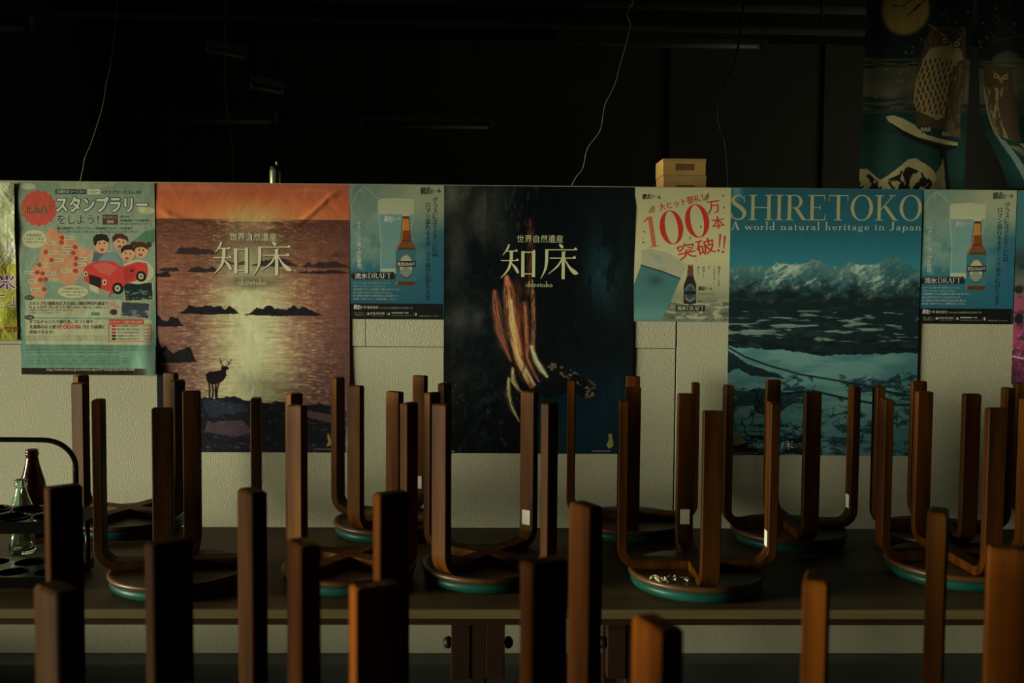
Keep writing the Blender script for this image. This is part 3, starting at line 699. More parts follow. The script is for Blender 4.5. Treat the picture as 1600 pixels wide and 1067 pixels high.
def build_prints():
    pend = []
    for pi_, P in enumerate(PRINTS):
        for t in P[0].texts:
            c = bpy.data.curves.new('t', 'FONT'); s_ = t['t']
            if t['vert']:
                s_ = '\n'.join(s_.replace('ー', '｜')); c.space_line = 0.92; c.align_x = 'CENTER'
            c.body = s_; c.resolution_u = t['res']; c.fill_mode = 'FRONT'
            o = bpy.data.objects.new('t', c); COL.objects.link(o); pend.append((pi_, t, o))
    dg = bpy.context.evaluated_depsgraph_get(); conv = {}
    for pi_, t, o in pend:
        m = bpy.data.meshes.new_from_object(o.evaluated_get(dg))
        v = np.empty(len(m.vertices) * 3); m.vertices.foreach_get('co', v); v = v.reshape(-1, 3)[:, :2]
        f = [tuple(q.vertices) for q in m.polygons]; bpy.data.meshes.remove(m)
        if len(v): conv.setdefault(pi_, []).append((t, v, f))
    for _, _, o in pend:
        c = o.data; bpy.data.objects.remove(o); bpy.data.curves.remove(c)
    for pi_, (p, name, label, cat, X0, X1, Z0, Z1, Y0, m, disp) in enumerate(PRINTS):
        W_, H_ = p.x1 - p.x0, p.y1 - p.y0
        def place(x, y, lay):
            x = np.asarray(x, float); y = np.asarray(y, float); y = y - p.skew * (x - p.x0)
            u = (x - p.x0) / W_; v = (y - p.y0) / H_
            return np.stack([X0 + (X1 - X0) * u, Y0 - disp(u, v) - (0.00008 + lay * 0.00007), Z1 - (Z1 - Z0) * v], -1)
        u = (p.X - p.x0) / W_; v = (p.Y - p.y0) / H_
        co = np.stack([X0 + (X1 - X0) * u, Y0 - disp(u, v), Z1 - (Z1 - Z0) * v], -1).reshape(-1, 3)
        org = np.array([(X0 + X1) / 2, Y0, Z0]); co = co - org
        nx, ny = p.nx, p.ny
        I = np.arange(ny * nx).reshape(ny, nx); F = np.stack([I[:-1, :-1], I[1:, :-1], I[1:, 1:], I[:-1, 1:]], -1).reshape(-1, 4)
        me = bpy.data.meshes.new(name); me.vertices.add(len(co)); me.vertices.foreach_set('co', co.ravel())
        me.loops.add(F.size); me.loops.foreach_set('vertex_index', F.ravel().astype(np.int32))
        me.polygons.add(len(F)); me.polygons.foreach_set('loop_start', np.arange(0, F.size, 4, dtype=np.int32)); me.polygons.foreach_set('loop_total', np.full(len(F), 4, dtype=np.int32))
        me.update(calc_edges=True); me.polygons.foreach_set('use_smooth', np.ones(len(F), bool))
        g = p.gain if np.isscalar(p.gain) else None
        gain = p.gain if g is not None else p.gain
        col = np.clip(soft(p.C) * gain, 0.002, 0.86)
        a = me.color_attributes.new('ink', 'FLOAT_COLOR', 'POINT')
        a.data.foreach_set('color', np.concatenate([col.reshape(-1, 3), np.ones((nx * ny, 1))], 1).ravel())
        me.materials.append(m)
        o = bpy.data.objects.new(name, me); COL.objects.link(o); o.location = org; tag(o, label, cat)
        # lettering and crisp marks of the print
        V = []; FF = []; CC = []; n = 0
        for polys, c, lay in p.marks:
            cc = np.clip(soft(c) * gain, 0.002, 0.86)
            for k_, q in enumerate(polys):
                w = place([t_[0] for t_ in q], [t_[1] for t_ in q], lay + .12 * (k_ % 4)) - org
                V.append(w); FF.append(tuple(range(n, n + len(q)))); CC.append(np.tile(cc, (len(q), 1))); n += len(q)
        for t, v2, f2 in conv.get(pi_, []):
            x0, y0, x1, y1 = t['bx']; a0, b0 = v2.min(0); a1, b1 = v2.max(0)
            if t['keep']:
                k = (y1 - y0); x = x0 + v2[:, 0] * k; y = y1 - v2[:, 1] * k
            else:
                x = x0 + (v2[:, 0] - a0) / max(a1 - a0, 1e-6) * (x1 - x0); y = y1 - (v2[:, 1] - b0) / max(b1 - b0, 1e-6) * (y1 - y0)
            if t['rot']:
                cx, cy = (x0 + x1) / 2, (y0 + y1) / 2; r = t['rot']; dx, dy = x - cx, y - cy
                x, y = cx + dx * math.cos(r) + dy * math.sin(r), cy - dx * math.sin(r) + dy * math.cos(r)
            hc = (x1 - x0) if t['vert'] else (y1 - y0); r_ = t['bold'] * hc * .9
            kk = [(0, 0)] if t['bold'] < .001 else ([(-r_ / 2, 0), (r_ / 2, 0), (0, -r_ / 2), (0, r_ / 2)] if not t.get('ring') else [(r_ * math.cos(a_ * PI / 4), r_ * math.sin(a_ * PI / 4)) for a_ in range(8)])
            for k_, (dx_, dy_) in enumerate(kk):
                V.append(place(x + dx_, y + dy_, t['layer'] + .11 * k_) - org); FF += [tuple(i + n for i in q) for q in f2]
                CC.append(np.tile(np.clip(soft(t['c']) * gain, 0.002, 0.86), (len(v2), 1))); n += len(v2)
        if V:
            V = np.concatenate(V); CC = np.concatenate(CC)
            me = bpy.data.meshes.new('lettering'); me.from_pydata(V.tolist(), [], FF)
            a = me.color_attributes.new('ink', 'FLOAT_COLOR', 'POINT'); a.data.foreach_set('color', np.concatenate([CC, np.ones((n, 1))], 1).ravel())
            me.materials.append(inkmat)
            q = bpy.data.objects.new('lettering', me); COL.objects.link(q); q.parent = o; q['kind'] = 'stuff'

paperA = print_material('semi_gloss_poster', 0.42, [(9, 0.25, 0.004), (38, 0.08, 0.002)])
paperB = print_material('glossy_poster', 0.30, [(7, 0.5, 0.008), (22, 0.28, 0.004)], 0.2)
paperC = print_material('plain_poster', 0.5, [(8, 0.15, 0.003)])
foilm = print_material('crinkled_plastic_sleeve', 0.24, [(13, 0.6, 0.02), (45, 0.4, 0.006)], 1.0)
cloth = print_material('printed_cotton', 0.9, [(5, 0.25, 0.006), (420, 0.25, 0.0008)])

def wavy(seed, amp=0.0012, cur=0.0):
    def f(u, v):
        return amp * (1 + np.sin(u * 5.1 + seed) * np.cos(v * 4.3 + seed * 2)) * (0.25 + 0.75 * sst(0, .12, v)) + cur * sst(.9, 1.0, v) * sst(.5, 1, u)
    return f
YP = WALL_Y - 0.0022

# 1 --------------------------------------------------- plastic sleeve at the left edge
p = Print(-60, 285, 28, 532, 3.6, .8, .008)
p.grad([(285, (120, 128, 96)), (400, (100, 106, 76)), (411, (108, 112, 80)), (412, (112, 112, 26)), (500, (118, 118, 24)), (532, (96, 94, 22))])
p.mix(sst(.5, .75, fbm(p.X, p.Y, 22, 30, 4, 5)) * (p.Y < 411), (165, 170, 130))  # white zone: glare on the crinkled plastic put into the colour as pale blotches
p.outlined('金米', (-28, 430, 27, 452), (40, 12, 20), (190, 110, 130), .03, .05)
p.outlined('ねここ」', (-52, 458, 25, 478), (50, 50, 25), (170, 165, 110), .01, .05)
p.text('「金賞」を受賞', (-40, 511, 31, 520), (90, 20, 15), .02)
p.line([(17, 340), (17, 393), (-40, 393)], 1, (90, 92, 66))
hang(p, 'poster', 'clear crinkled plastic sheet over a white and yellow poster at the left picture edge', 'poster', -1.657, -1.482, 1.229, 1.716, YP - .004, foilm, lambda u, v: .003 * (1 + np.sin(u * 9 + v * 5) * np.cos(v * 11)))

# 2 --------------------------------------------------- stamp rally
p = Print(32, 285, 244, 585, 2.2, 1.5, .007)
p.grad([(285, (100, 118, 100)), (340, (112, 128, 110)), (420, (108, 128, 112)), (470, (98, 122, 108)), (511, (92, 128, 112)), (574, (86, 124, 108))])
cr = lambda L_: [(x / 3.2346, 270 + y / 3.2346) for x, y in L_]
p.poly(cr([(300, 45), (620, 45), (500, 75), (340, 100)]), (138, 140, 110), .5, 3, 20)
for cx, cy, rx, ry in ((232, 328, 14, 5), (226, 322, 8, 6), (48, 292, 12, 5)): p.ell(cx, cy, rx, ry, (158, 156, 122), .8)
p.poly(cr([(640, 372), (690, 330), (740, 290), (790, 275), (795, 345)]), (62, 100, 82), .9, 1, 10)
p.poly(cr([(100, 110), (130, 290), (98, 330)]), (86, 106, 92), .6, 2, 12)
p.poly(cr([(255, 285), (275, 280), (330, 310), (375, 335), (430, 385), (480, 385), (488, 440), (455, 450), (420, 500), (370, 570), (325, 565), (285, 530), (245, 530), (215, 545), (240, 600), (225, 632), (165, 625), (150, 560), (165, 480), (205, 450), (212, 390), (225, 340)]), (168, 116, 82), 1, 1.2, 9)
p.rect(40, 467, 189, 495.5, (142, 146, 118)); p.rect(40, 498, 238, 537, (146, 148, 120))
p.rect(32, 574.5, 246, 586, (28, 22, 16))
p.poly(cr([(620, 550), (778, 543), (780, 640), (632, 648)]), (135, 135, 112)); p.poly(cr([(626, 556), (770, 550), (774, 634), (638, 641)]), (22, 38, 42))
p.mix(p.inside(cr([(626, 590), (770, 585), (774, 634), (638, 641)])) * sst(.5, .7, fbm(p.X, p.Y, 5, 2, 4, 8)), (92, 105, 98))
p.poly(cr([(612, 640), (762, 648), (755, 738), (608, 722)]), (135, 135, 112)); p.poly(cr([(618, 648), (756, 655), (750, 731), (614, 716)]), (46, 56, 66))
p.mix(p.inside(cr([(618, 690), (756, 690), (750, 731), (614, 716)])) * sst(.45, .7, fbm(p.X, p.Y, 7, 2, 4, 2)), (120, 122, 112))
p.mix(sst(.93, 1.0, (p.X - 32) / 212 + .05 * np.sin(p.Y / 40)) * sst(430, 560, p.Y), (60, 84, 76))
def q2(x): return x / 3.2346
def T2(t, bx, c, **k): p.text(t, (q2(bx[0]), 270 + q2(bx[1]), q2(bx[2]), 270 + q2(bx[3])), c, **k)
def B2(bx, c, layer=1): p.box(q2(bx[0]), 270 + q2(bx[1]), q2(bx[2]), 270 + q2(bx[3]), c, layer)
def D2(cx, cy, rx, ry, c, layer=1, **k): p.disc(q2(cx), 270 + q2(cy), q2(rx), q2(ry), c, layer, **k)
INK = (22, 30, 34); WHT = (165, 165, 130)
B2((290, 85, 445, 110), (40, 56, 62)); T2('近畿日本ツーリスト', (298, 89, 438, 106), WHT)
B2((453, 85, 516, 110), WHT); T2('メロー', (460, 90, 508, 106), INK, bold=.02)
T2('×クラブツーリズム', (525, 90, 688, 108), INK, bold=.015); T2('EEE', (695, 92, 722, 106), INK)
p.poly([(64 + 27.2 * (1 + .045 * math.cos(16 * a)) * math.cos(a), 325.6 + 27.2 * (1 + .045 * math.cos(16 * a)) * math.sin(a)) for a in np.linspace(0, 2 * PI, 120)[:-1]], (166, 58, 44))
p.outlined('北海道', (q2(136), 270 + q2(168), q2(246), 270 + q2(208)), (30, 18, 16), (175, 120, 90), .015, .02, .04)
p.outlined('で', (q2(250), 270 + q2(166), q2(276), 270 + q2(190)), (30, 18, 16), (175, 110, 80), .02, .03)
p.outlined('スタンプラリー', (q2(295), 270 + q2(124), q2(752), 270 + q2(198)), (176, 176, 142), (26, 52, 76), .075, .03)
p.outlined('をしよう！', (q2(297), 270 + q2(214), q2(505), 270 + q2(260)), (26, 48, 60), (150, 155, 128), .03, .03)
B2((525, 212, 602, 262), (70, 42, 34)); T2('キャンペーン', (530, 218, 598, 234), WHT); T2('期間', (548, 240, 582, 256), WHT)
T2('2016年', (613, 216, 664, 228), INK, bold=.015); T2('4/28(木)〜11/30(水)', (613, 233, 758, 250), INK, bold=.02); T2('期間中は必ずこの用紙をお持ちください', (613, 254, 752, 262), INK)
T2('旅行期間中にスタンプラリー対象施設でスタンプを集めて', (297, 274, 678, 288), INK); T2('ちょっぴりプレゼントをもらっておトクにしようスタンプラリー', (297, 292, 716, 305), INK)
D2(182, 335, 64, 46, (156, 156, 124), 1, n=40, star=.02, k=12)
T2('対象施設は', (142, 308, 218, 322), INK); T2('こんなところだよ！', (132, 326, 232, 340), INK); T2('(裏面も見てね)', (138, 346, 228, 356), INK)
D2(372, 600, 76, 32, (156, 156, 124), 1, n=40, star=.02, k=12)
T2('対象施設は他にも', (322, 578, 422, 590), INK); T2('まだまだいっぱいあるよ♪', (310, 595, 434, 607), INK); T2('(裏面もみてね)', (340, 612, 408, 621), INK)
for x, y in ((360, 328), (275, 354), (350, 376), (275, 402), (340, 405), (425, 434), (302, 440), (415, 463), (232, 466), (340, 495), (158, 503), (262, 508), (280, 541), (175, 547), (188, 590)):
    B2((x - 28, y - 8, x + 28, y + 8), (160, 158, 128), 2); T2(random.choice(['道の駅センター', '温泉ホテル前', '観光船のりば', '資料館の売店', '市場食堂前']), (x - 24, y - 5, x + 24, y + 5), INK, layer=3, res=1)
for x, y in ((320, 328), (316, 352), (384, 375), (237, 400), (374, 405), (390, 432), (266, 440), (386, 462), (204, 465), (384, 495), (192, 503), (219, 508), (232, 538), (206, 540), (225, 588)): D2(x, y, 11, 11, (150, 36, 28), 3, n=14)
# the red open car and its four riders
D2(700, 500, 84, 62, (150, 150, 122), 1); D2(530, 430, 60, 40, (150, 150, 122), 1)
def G2(pts, c, layer=2): p.mark([cr(pts)], c, layer)
G2([(480, 398), (540, 396), (560, 450), (470, 450)], (60, 84, 98), 2)
D2(519, 364, 37, 43, (176, 128, 92), 3); G2([(480, 360), (476, 330), (492, 312), (520, 308), (545, 314), (556, 340), (552, 352), (530, 340), (500, 345), (488, 372)], (24, 18, 16), 4)
D2(612, 348, 33, 38, (176, 128, 92), 2); G2([(575, 352), (572, 325), (590, 308), (620, 306), (648, 322), (655, 350), (640, 338), (605, 330)], (60, 30, 20), 3)
D2(718, 392, 37, 38, (176, 128, 92), 3); D2(680, 358, 14, 12, (60, 30, 20), 3); D2(758, 362, 12, 14, (60, 30, 20), 3)
G2([(682, 388), (684, 360), (704, 348), (730, 350), (752, 368), (754, 388), (726, 374), (700, 376)], (60, 30, 20), 4)
D2(652, 408, 35, 38, (176, 128, 92), 5); G2([(617, 408), (616, 382), (632, 366), (660, 362), (684, 378), (688, 400), (668, 388), (636, 390)], (36, 22, 18), 6)
for ex, ey in ((508, 356), (532, 356), (604, 346), (628, 350), (640, 406), (662, 408), (708, 388), (728, 390)): D2(ex, ey, 3, 5, (20, 14, 12), 7, n=10)
for ex, ey in ((520, 388), (608, 372), (646, 432), (714, 414)): D2(ex, ey, 9, 7, (150, 40, 34), 7, n=12)
G2([(540, 398), (585, 402), (618, 440), (622, 476), (560, 470), (500, 440)], (96, 116, 118), 4)
G2([(424, 500), (432, 475), (470, 454), (520, 444), (580, 448), (620, 474), (700, 448), (742, 456), (750, 485), (746, 522), (700, 540), (640, 560), (600, 602), (560, 612), (500, 596), (432, 556)], (172, 34, 28), 5)
G2([(470, 462), (540, 450), (600, 478), (560, 520), (500, 500)], (196, 66, 52), 6)
G2([(452, 512), (516, 530), (512, 584), (456, 560)], (26, 16, 14), 6)
G2([(416, 540), (440, 548), (456, 562), (512, 586), (560, 600), (552, 626), (500, 616), (430, 582), (414, 560)], (120, 122, 108), 6)
G2([(455, 560), (500, 578), (500, 610), (458, 592)], (158, 156, 126), 7)
D2(437, 510, 10, 13, WHT, 7); D2(531, 552, 11, 15, WHT, 7); D2(437, 510, 5, 7, INK, 8); D2(531, 552, 5, 8, INK, 8)
for wx, wy, wr in ((597, 583, 27), (716, 522, 25)):
    D2(wx, wy, wr, wr * 1.08, (18, 14, 14), 7); D2(wx, wy, wr * .55, wr * .6, (150, 148, 124), 8); D2(wx, wy, wr * .2, wr * .22, (40, 40, 38), 9)
G2([(628, 480), (686, 470), (684, 528), (632, 556)], (150, 28, 24), 6); G2([(660, 492), (682, 488), (680, 496), (662, 500)], (24, 14, 14), 7)
# text boxes
D2(150, 630, 24, 12, (24, 24, 22), 2); T2('その1', (134, 624, 166, 636), WHT, layer=3)
T2('スタンプを3個集めた方全員に3個目押印の施設で', (147, 649, 548, 668), INK, bold=.02)
T2('ちょっぴりプレゼント付！', (147, 670, 360, 688), INK, bold=.02); T2('(5,000円のご利用に対して1個押印します)', (364, 674, 545, 686), INK)
T2('※対象施設での利用金額はスタンプ台紙をご確認ください', (147, 692, 372, 698), INK, res=1); T2('※先着順になくなり次第終了します', (147, 704, 302, 710), INK, res=1)
D2(566, 662, 16, 12, (168, 110, 96), 2, n=24, star=.08, k=8); D2(588, 676, 14, 10, (168, 110, 96), 2, n=24, star=.08, k=8); D2(575, 703, 18, 15, (60, 28, 34), 2, n=36, star=.15, k=9)
for x in (468, 482, 496): D2(x, 712, 7, 8, (46, 100, 112), 2)
D2(538, 706, 17, 9, (150, 138, 120), 3); 
D2(148, 730, 24, 12, (24, 24, 22), 2); T2('その2', (132, 724, 164, 736), WHT, layer=3)
T2('ダブルチャンスで旅行券、ギフト券や', (147, 742, 470, 761), INK, bold=.02)
T2('北海道のお土産が', (147, 768, 302, 787), INK, bold=.02); T2('100', (305, 765, 356, 789), (176, 34, 28), bold=.05); T2('名様', (358, 768, 396, 788), (176, 34, 28), bold=.04); T2('に当たる抽選に', (399, 768, 531, 787), INK, bold=.02)
T2('参加できます♪', (147, 795, 270, 812), INK, bold=.02)
for y in (822, 832, 842): T2('※抽選の発表は商品の発送をもってかえさせていただきます応募期間中は何口でもご応募いただけます', (132, y, 545, y + 5), (60, 66, 58), res=1)
for a, b in (((548, 762), (764, 765)), ((548, 850), (764, 853))): B2((*a, *b), (150, 32, 28))
for a, b in (((548, 762), (551, 853)), ((761, 762), (764, 853))): B2((*a, *b), (150, 32, 28))
B2((552, 740, 725, 766), (160, 36, 30), 2); T2('ダブルチャンス抽選で合計100名様', (558, 745, 720, 761), WHT, layer=3)
for k, tx in enumerate(('旅行券特賞 10万円分', '旅行券一等 3万円分', 'ギフト券 5,000円分', '北海道のお土産セット', '北海道のお菓子詰合せ')):
    y = 768 + k * 16.5; B2((564, y, 584, y + 11), (150, 32, 28) if k < 3 else (30, 30, 28), 2); T2(tx, (590, y + 1, 700, y + 10), INK, res=2); T2(('1', '3', '20', '30', '46')[k] + '名様', (724, y + 1, 756, y + 10), (150, 32, 28), res=2)
for y in (872, 882, 892, 905, 925, 936, 946, 956, 965):
    T2('※スタンプラリー期間中にお買い上げいただきました商品にはスタンプを押印いたします対象施設によって内容が異なる場合がございますので詳しくは係員まで', (127, y, 600 + 120 * ((y * 7) % 5) / 5, y + 5.5), (36, 62, 56), res=1)
T2('http://meito.knt.co.jp/contents.aspx?id=stamprally/index.html', (230, 986, 677, 1005), (150, 148, 126), bold=.01)
hang(p, 'poster', 'blue green stamp rally poster with a red open car and a salmon map', 'poster', -1.472, -1.053, 1.123, 1.720, YP - .0028, paperB, lambda u, v: .0004 * (1 + np.sin(v * 5) * np.cos(u * 4)) * sst(0, .1, v) + .012 * sst(.78, 1, v) * sst(.80, 1.0, u) + .004 * np.exp(-((v - .86) / .012) ** 2))

# 3 --------------------------------------------------- sunset sea
p = Print(244, 287, 547, 706, 2.35, 1.15, .007); X, Y = p.X, p.Y
p.grad([(287, (148, 74, 46)), (315, (160, 78, 38)), (341, (164, 86, 42)), (343, (74, 42, 34)), (380, (100, 60, 46)), (440, (122, 76, 60)), (520, (110, 76, 68)), (600, (90, 64, 64)), (706, (60, 46, 52))])
cxl = 393 - (Y - 345) * .006
wd = 34 + 30 * sst(345, 480, Y) + 8 * sst(480, 620, Y)
d = np.abs(X - cxl) / wd
n1 = fbm(X, Y, 26, 2.4, 4, 1); n2 = fbm(X, Y, 7, 1.6, 3, 4)
sea = (Y > 342)
p.mix(sea * sst(.46, .75, n1) * .35, (70, 38, 40))
p.mix(sea * sst(.5, .8, n2) * .35, (168, 108, 80))
p.mix(sea * sst(470, 547, X) * .45, (60, 34, 36))
p.mix(sea * np.clip(1.25 - d * .72 + (n2 - .5) * 1.5, 0, 1) * .75, (150, 120, 86))
p.mix(sea * np.clip(1.2 - d + (n1 - .5) * 1.1, 0, 1) * sst(345, 420, Y) * .95, (166, 170, 132))
p.mix(sea * sst(.60, .8, n2) * .5 * (1 - np.clip(d - 1, 0, 1)) , (172, 168, 122))
p.mix((Y < 342) * np.exp(-((X - 395) / 60) ** 2) * sst(300, 342, Y) * .7, (206, 150, 80))
p.mix(np.exp(-((Y - 344) / 1.3) ** 2) * np.exp(-((X - 398) / 55) ** 2) * .8, (200, 160, 92))
p.mix((Y < 342) * sst(500, 547, X) * .4, (140, 60, 34)); p.mix((Y < 300) * sst(.4, .7, fbm(X, Y, 60, 20, 2, 3)) * .4, (176, 96, 70))
c3 = lambda L_: [(240 + x / 2.371, 270 + y / 2.371) for x, y in L_]
DK = (26, 24, 30)
def isl(x0, x1, y0, y1, c=DK, seed=1, op=1):
    n = 40; t_ = np.linspace(0, 1, n + 1); nz_ = fbm(t_ * (x1 - x0), t_ * 0, 26, 1, 4, 100 + seed)
    top = [(x0 + (x1 - x0) * t, y1 - (y1 - y0) * min(1, 5 * t, 6 * (1 - t)) * (0.38 + 1.1 * (q - .25))) for t, q in zip(t_, nz_)]
    p.poly(c3(top + [(x1, y1 - 1), ((x0 + x1) / 2, y1 + 2), (x0, y1 - 1)]), c, op, .8, 4, seed)
isl(75, 240, 270, 300, (44, 30, 34), 1); isl(240, 360, 316, 338, (58, 40, 40), 2, .9); isl(360, 540, 312, 342, (36, 28, 32), 3); isl(540, 730, 316, 346, (46, 30, 34), 4)
isl(118, 242, 341, 366, (36, 28, 32), 5); isl(18, 100, 346, 364, (40, 30, 34), 6); isl(-5, 72, 362, 384, (34, 26, 32), 7); isl(530, 730, 348, 368, (38, 28, 32), 8); isl(655, 725, 288, 306, (66, 36, 36), 9, .7)
isl(85, 320, 480, 520, DK, 10); isl(330, 626, 482, 524, DK, 11); isl(-10, 112, 518, 566, DK, 12); isl(-20, 160, 622, 700, DK, 13)
p.poly(c3([(-5, 1040), (-5, 700), (20, 690), (60, 800), (175, 830), (260, 828), (300, 826), (350, 842), (420, 850), (470, 842), (540, 860), (600, 850), (730, 880), (730, 1040)]), (24, 24, 34), 1, 4, 10, 5)
p.poly(c3([(200, 920), (330, 915), (370, 960), (300, 975), (180, 960)]), (62, 50, 60), .9, 3, 9); p.poly(c3([(540, 870), (700, 900), (690, 930), (580, 905)]), (78, 56, 58), .9, 2, 9)
p.poly(c3([(175, 840), (330, 850), (350, 880), (200, 905)]), (34, 40, 56), .9, 3, 9)
p.mix((Y > 620) * sst(.62, .8, fbm(X, Y, 12, 3, 4, 22)) * .5, (86, 78, 84))
# deer
dk = (22, 16, 20)
p.poly(c3([(190, 745), (200, 735), (225, 732), (246, 728), (250, 718), (247, 712), (262, 712), (278, 718), (276, 724), (266, 730), (268, 748), (258, 765), (244, 775), (222, 782), (200, 778), (193, 765)]), dk)
for L_ in ([(203, 775), (205, 800), (204, 830)], [(214, 780), (218, 805), (215, 830)], [(228, 780), (226, 805), (228, 834)], [(240, 775), (232, 800), (231, 832)]): p.line(c3(L_), 2.4, dk)
for L_ in ([(256, 714), (246, 700), (243, 682)], [(247, 702), (252, 694)], [(266, 713), (278, 705), (286, 688)], [(278, 705), (272, 694)]): p.line(c3(L_), 1.1, dk)
p.poly(c3([(640, 1012), (646, 990), (642, 968), (650, 962), (656, 985), (664, 1000), (654, 1008)]), (120, 112, 50), 1, 1, 4)
WC = (176, 176, 134)
def kanji(p_, o_=0):
    pass
p.ell(396, 404, 80, 40, (74, 58, 46), .42, .7); p.ell(395, 440, 34, 9, (78, 64, 50), .7, .8); p.ell(396, 371, 48, 12, (78, 60, 46), .5, .8)
p.text('世界自然遺産', (360, 364, 432.5, 376), WC, .004); p.glyphs(SHIRE, (335, 378, 458, 431), (60, 48, 40), 2); p.glyphs(SHIRE, (334, 377, 457, 430), WC, 3)
p.small(word('shiretoko', .03), (373, 435, 416.2, 444.6), WC, 3)
p.text('世界自然遺産知床 国立公園', (489, 701, 516, 703.5), (110, 108, 96), res=1)
def d3(u, v):
    x = u * 303; y = v * 419
    cy = 40 + 34 * np.sin(PI * np.clip((x - 5) / 265, 0, 1)) ** .8 + (x > 200) * (-.45) * np.clip(x - 225, 0, 80)
    return .0012 * (1 + np.sin(u * 6) * np.cos(v * 5)) * sst(0, .1, v) + .0022 * np.exp(-((y - cy) / 5.5) ** 2) * sst(0, .08, u) * (1 - sst(.9, .97, u)) + .006 * sst(.97, 1, u) * sst(.6, 1, v)
hang(p, 'poster', 'orange sunset sea poster with a deer silhouette and white characters', 'poster', -1.053, -0.4505, 0.881, 1.7215, YP - .0006, paperB, d3)

# 4 --------------------------------------------------- beer posters
def beer_poster(x0, y0, x1, y1, gain, X0, X1, Z0, Z1, label):
    p = Print(x0, y0, x1, y1, gain, 1.6, .007)
    sx = (x1 - x0) / 553.; sy = (y1 - y0) / 772.
    px_ = lambda x: x0 + (x - 22) * sx; py_ = lambda y: y0 + (y - 70) * sy
    U = (p.X - x0) / sx + 22; V_ = (p.Y - y0) / sy + 70
    p.grad([(py_(70), (104, 112, 88)), (py_(200), (92, 110, 98)), (py_(330), (56, 98, 102)), (py_(520), (32, 84, 98)), (py_(752), (16, 66, 84))])
    p.mix(sst(.35, .75, fbm(U, V_, 160, 120, 4, 7)) * (1 - sst(420, 640, V_)) * .6, (112, 124, 106))
    p.mix(sst(330, 560, U) * sst(200, 420, V_) * .7, (14, 66, 92)); p.mix((1 - sst(60, 330, U)) * (1 - sst(60, 300, V_)) * .6, (50, 92, 98))
    p.mix(sst(300, 420, U) * (1 - sst(110, 330, V_)) * .6, (136, 138, 104))
    p.mix(sst(.48, .62, fbm(U, V_, 70, 90, 5, 31)) * (U < 230) * (V_ < 560) * .35, (120, 134, 124))
    P_ = lambda L_: [(px_(a), py_(b)) for a, b in L_]
    p.line(P_([(28, 200), (70, 110), (110, 82), (150, 115), (190, 150)]), .9, (130, 138, 118), .8)
    p.poly(P_([(186, 165), (200, 150), (300, 144), (398, 152), (396, 230), (378, 360), (340, 560), (335, 585), (206, 590), (200, 555), (206, 400), (192, 260)]), (92, 124, 122), .45)
    p.poly(P_([(186, 165), (200, 150), (300, 144), (398, 152), (396, 236), (190, 238)]), (150, 150, 118), .75, .5, 5)
    p.poly(P_([(192, 240), (394, 238), (378, 360), (345, 545), (208, 545), (206, 400)]), (78, 118, 122), .55)
    p.poly(P_([(204, 548), (345, 548), (335, 588), (204, 592)]), (140, 146, 124), .8)
    p.line(P_([(190, 240), (206, 400), (203, 560)]), .8, (140, 150, 132), .8); p.line(P_([(396, 240), (380, 350)]), .8, (130, 140, 120), .7)
    # bottle
    p.poly(P_([(333, 244), (371, 244), (376, 300), (383, 385), (404, 420), (411, 450), (411, 630), (402, 645), (302, 645), (293, 630), (293, 450), (298, 422), (318, 388), (326, 300)]), (70, 34, 14))
    p.poly(P_([(336, 262), (368, 262), (374, 330), (330, 330)]), (156, 92, 34)); p.poly(P_([(329, 332), (375, 332), (381, 384), (324, 384)]), (96, 44, 14)); p.poly(P_([(320, 392), (384, 392), (404, 430), (300, 430)]), (96, 60, 30), .8)
    p.line(P_([(336, 265), (326, 380), (302, 425), (298, 640)]), 1.2, (150, 128, 84), .8); p.poly(P_([(331, 234), (372, 234), (374, 248), (329, 248)]), (150, 142, 108))
    p.poly(P_([(294, 442), (411, 442), (411, 622), (294, 622)]), (34, 84, 94))
    p.ell(px_(352), py_(532), 45 * sx, 72 * sy, (38, 46, 46)); p.ell(px_(352), py_(532), 38 * sx, 62 * sy, (128, 130, 108))
    p.poly(P_([(312, 575), (352, 520), (392, 575), (352, 592)]), (88, 100, 96), .8, .5, 4)
    p.poly(P_([(22, 752), (572, 752), (572, 846), (22, 846)]), (12, 13, 15))
    W = (186, 188, 160); K = (24, 28, 32)
    def T_(t, b, c, **k): p.text(t, (px_(b[0]), py_(b[1]), px_(b[2]), py_(b[3])), c, **k)
    def BX(b, c, l=1): p.box(px_(b[0]), py_(b[1]), px_(b[2]), py_(b[3]), c, l)
    BX((297, 508, 408, 541), (20, 24, 26)); T_('流氷DRAFT', (300, 513, 405, 536), W, bold=.02)
    for k in range(14):
        a = PI * (0.12 + .76 * k / 13); p.disc(px_(352) - 41.5 * sx * math.cos(a), py_(532) - 67 * sy * math.sin(a), .45, .55, (150, 150, 124), 2, n=6)
        p.disc(px_(352) - 41.5 * sx * math.cos(a), py_(532) + 67 * sy * math.sin(a), .45, .55, (150, 150, 124), 2, n=6)
    p.mark([P_([(40, 574), (280, 570), (285, 612), (38, 614)])], (24, 28, 28), 1)
    p.mark([P_([(30, 582), (40, 582), (40, 604), (32, 606)]), P_([(284, 578), (292, 580), (288, 602), (284, 604)])], (24, 28, 28), 1)
    p.text('流氷', (px_(52), py_(577), px_(126), py_(609)), W, .03); p.glyphs(word('DRAFT'), (px_(130), py_(577), px_(264), py_(607)), W, 3)
    T_('オホーツク海・流氷使用', (64, 280, 90, 545), W, vert=True, bold=.01)
    T_('グラスに注ぐとそこには', (506, 142, 537, 482), K, vert=True, bold=.01); T_('ロマン溢れるオホーツク海が広がります', (465, 175, 495, 737), K, vert=True, bold=.01)
    p.outlined('網走', (px_(436), py_(84), px_(496), py_(124)), K, (110, 112, 92), .03, .015, .08); T_('ビール', (498, 94, 554, 118), K, bold=.04, rot=.12)
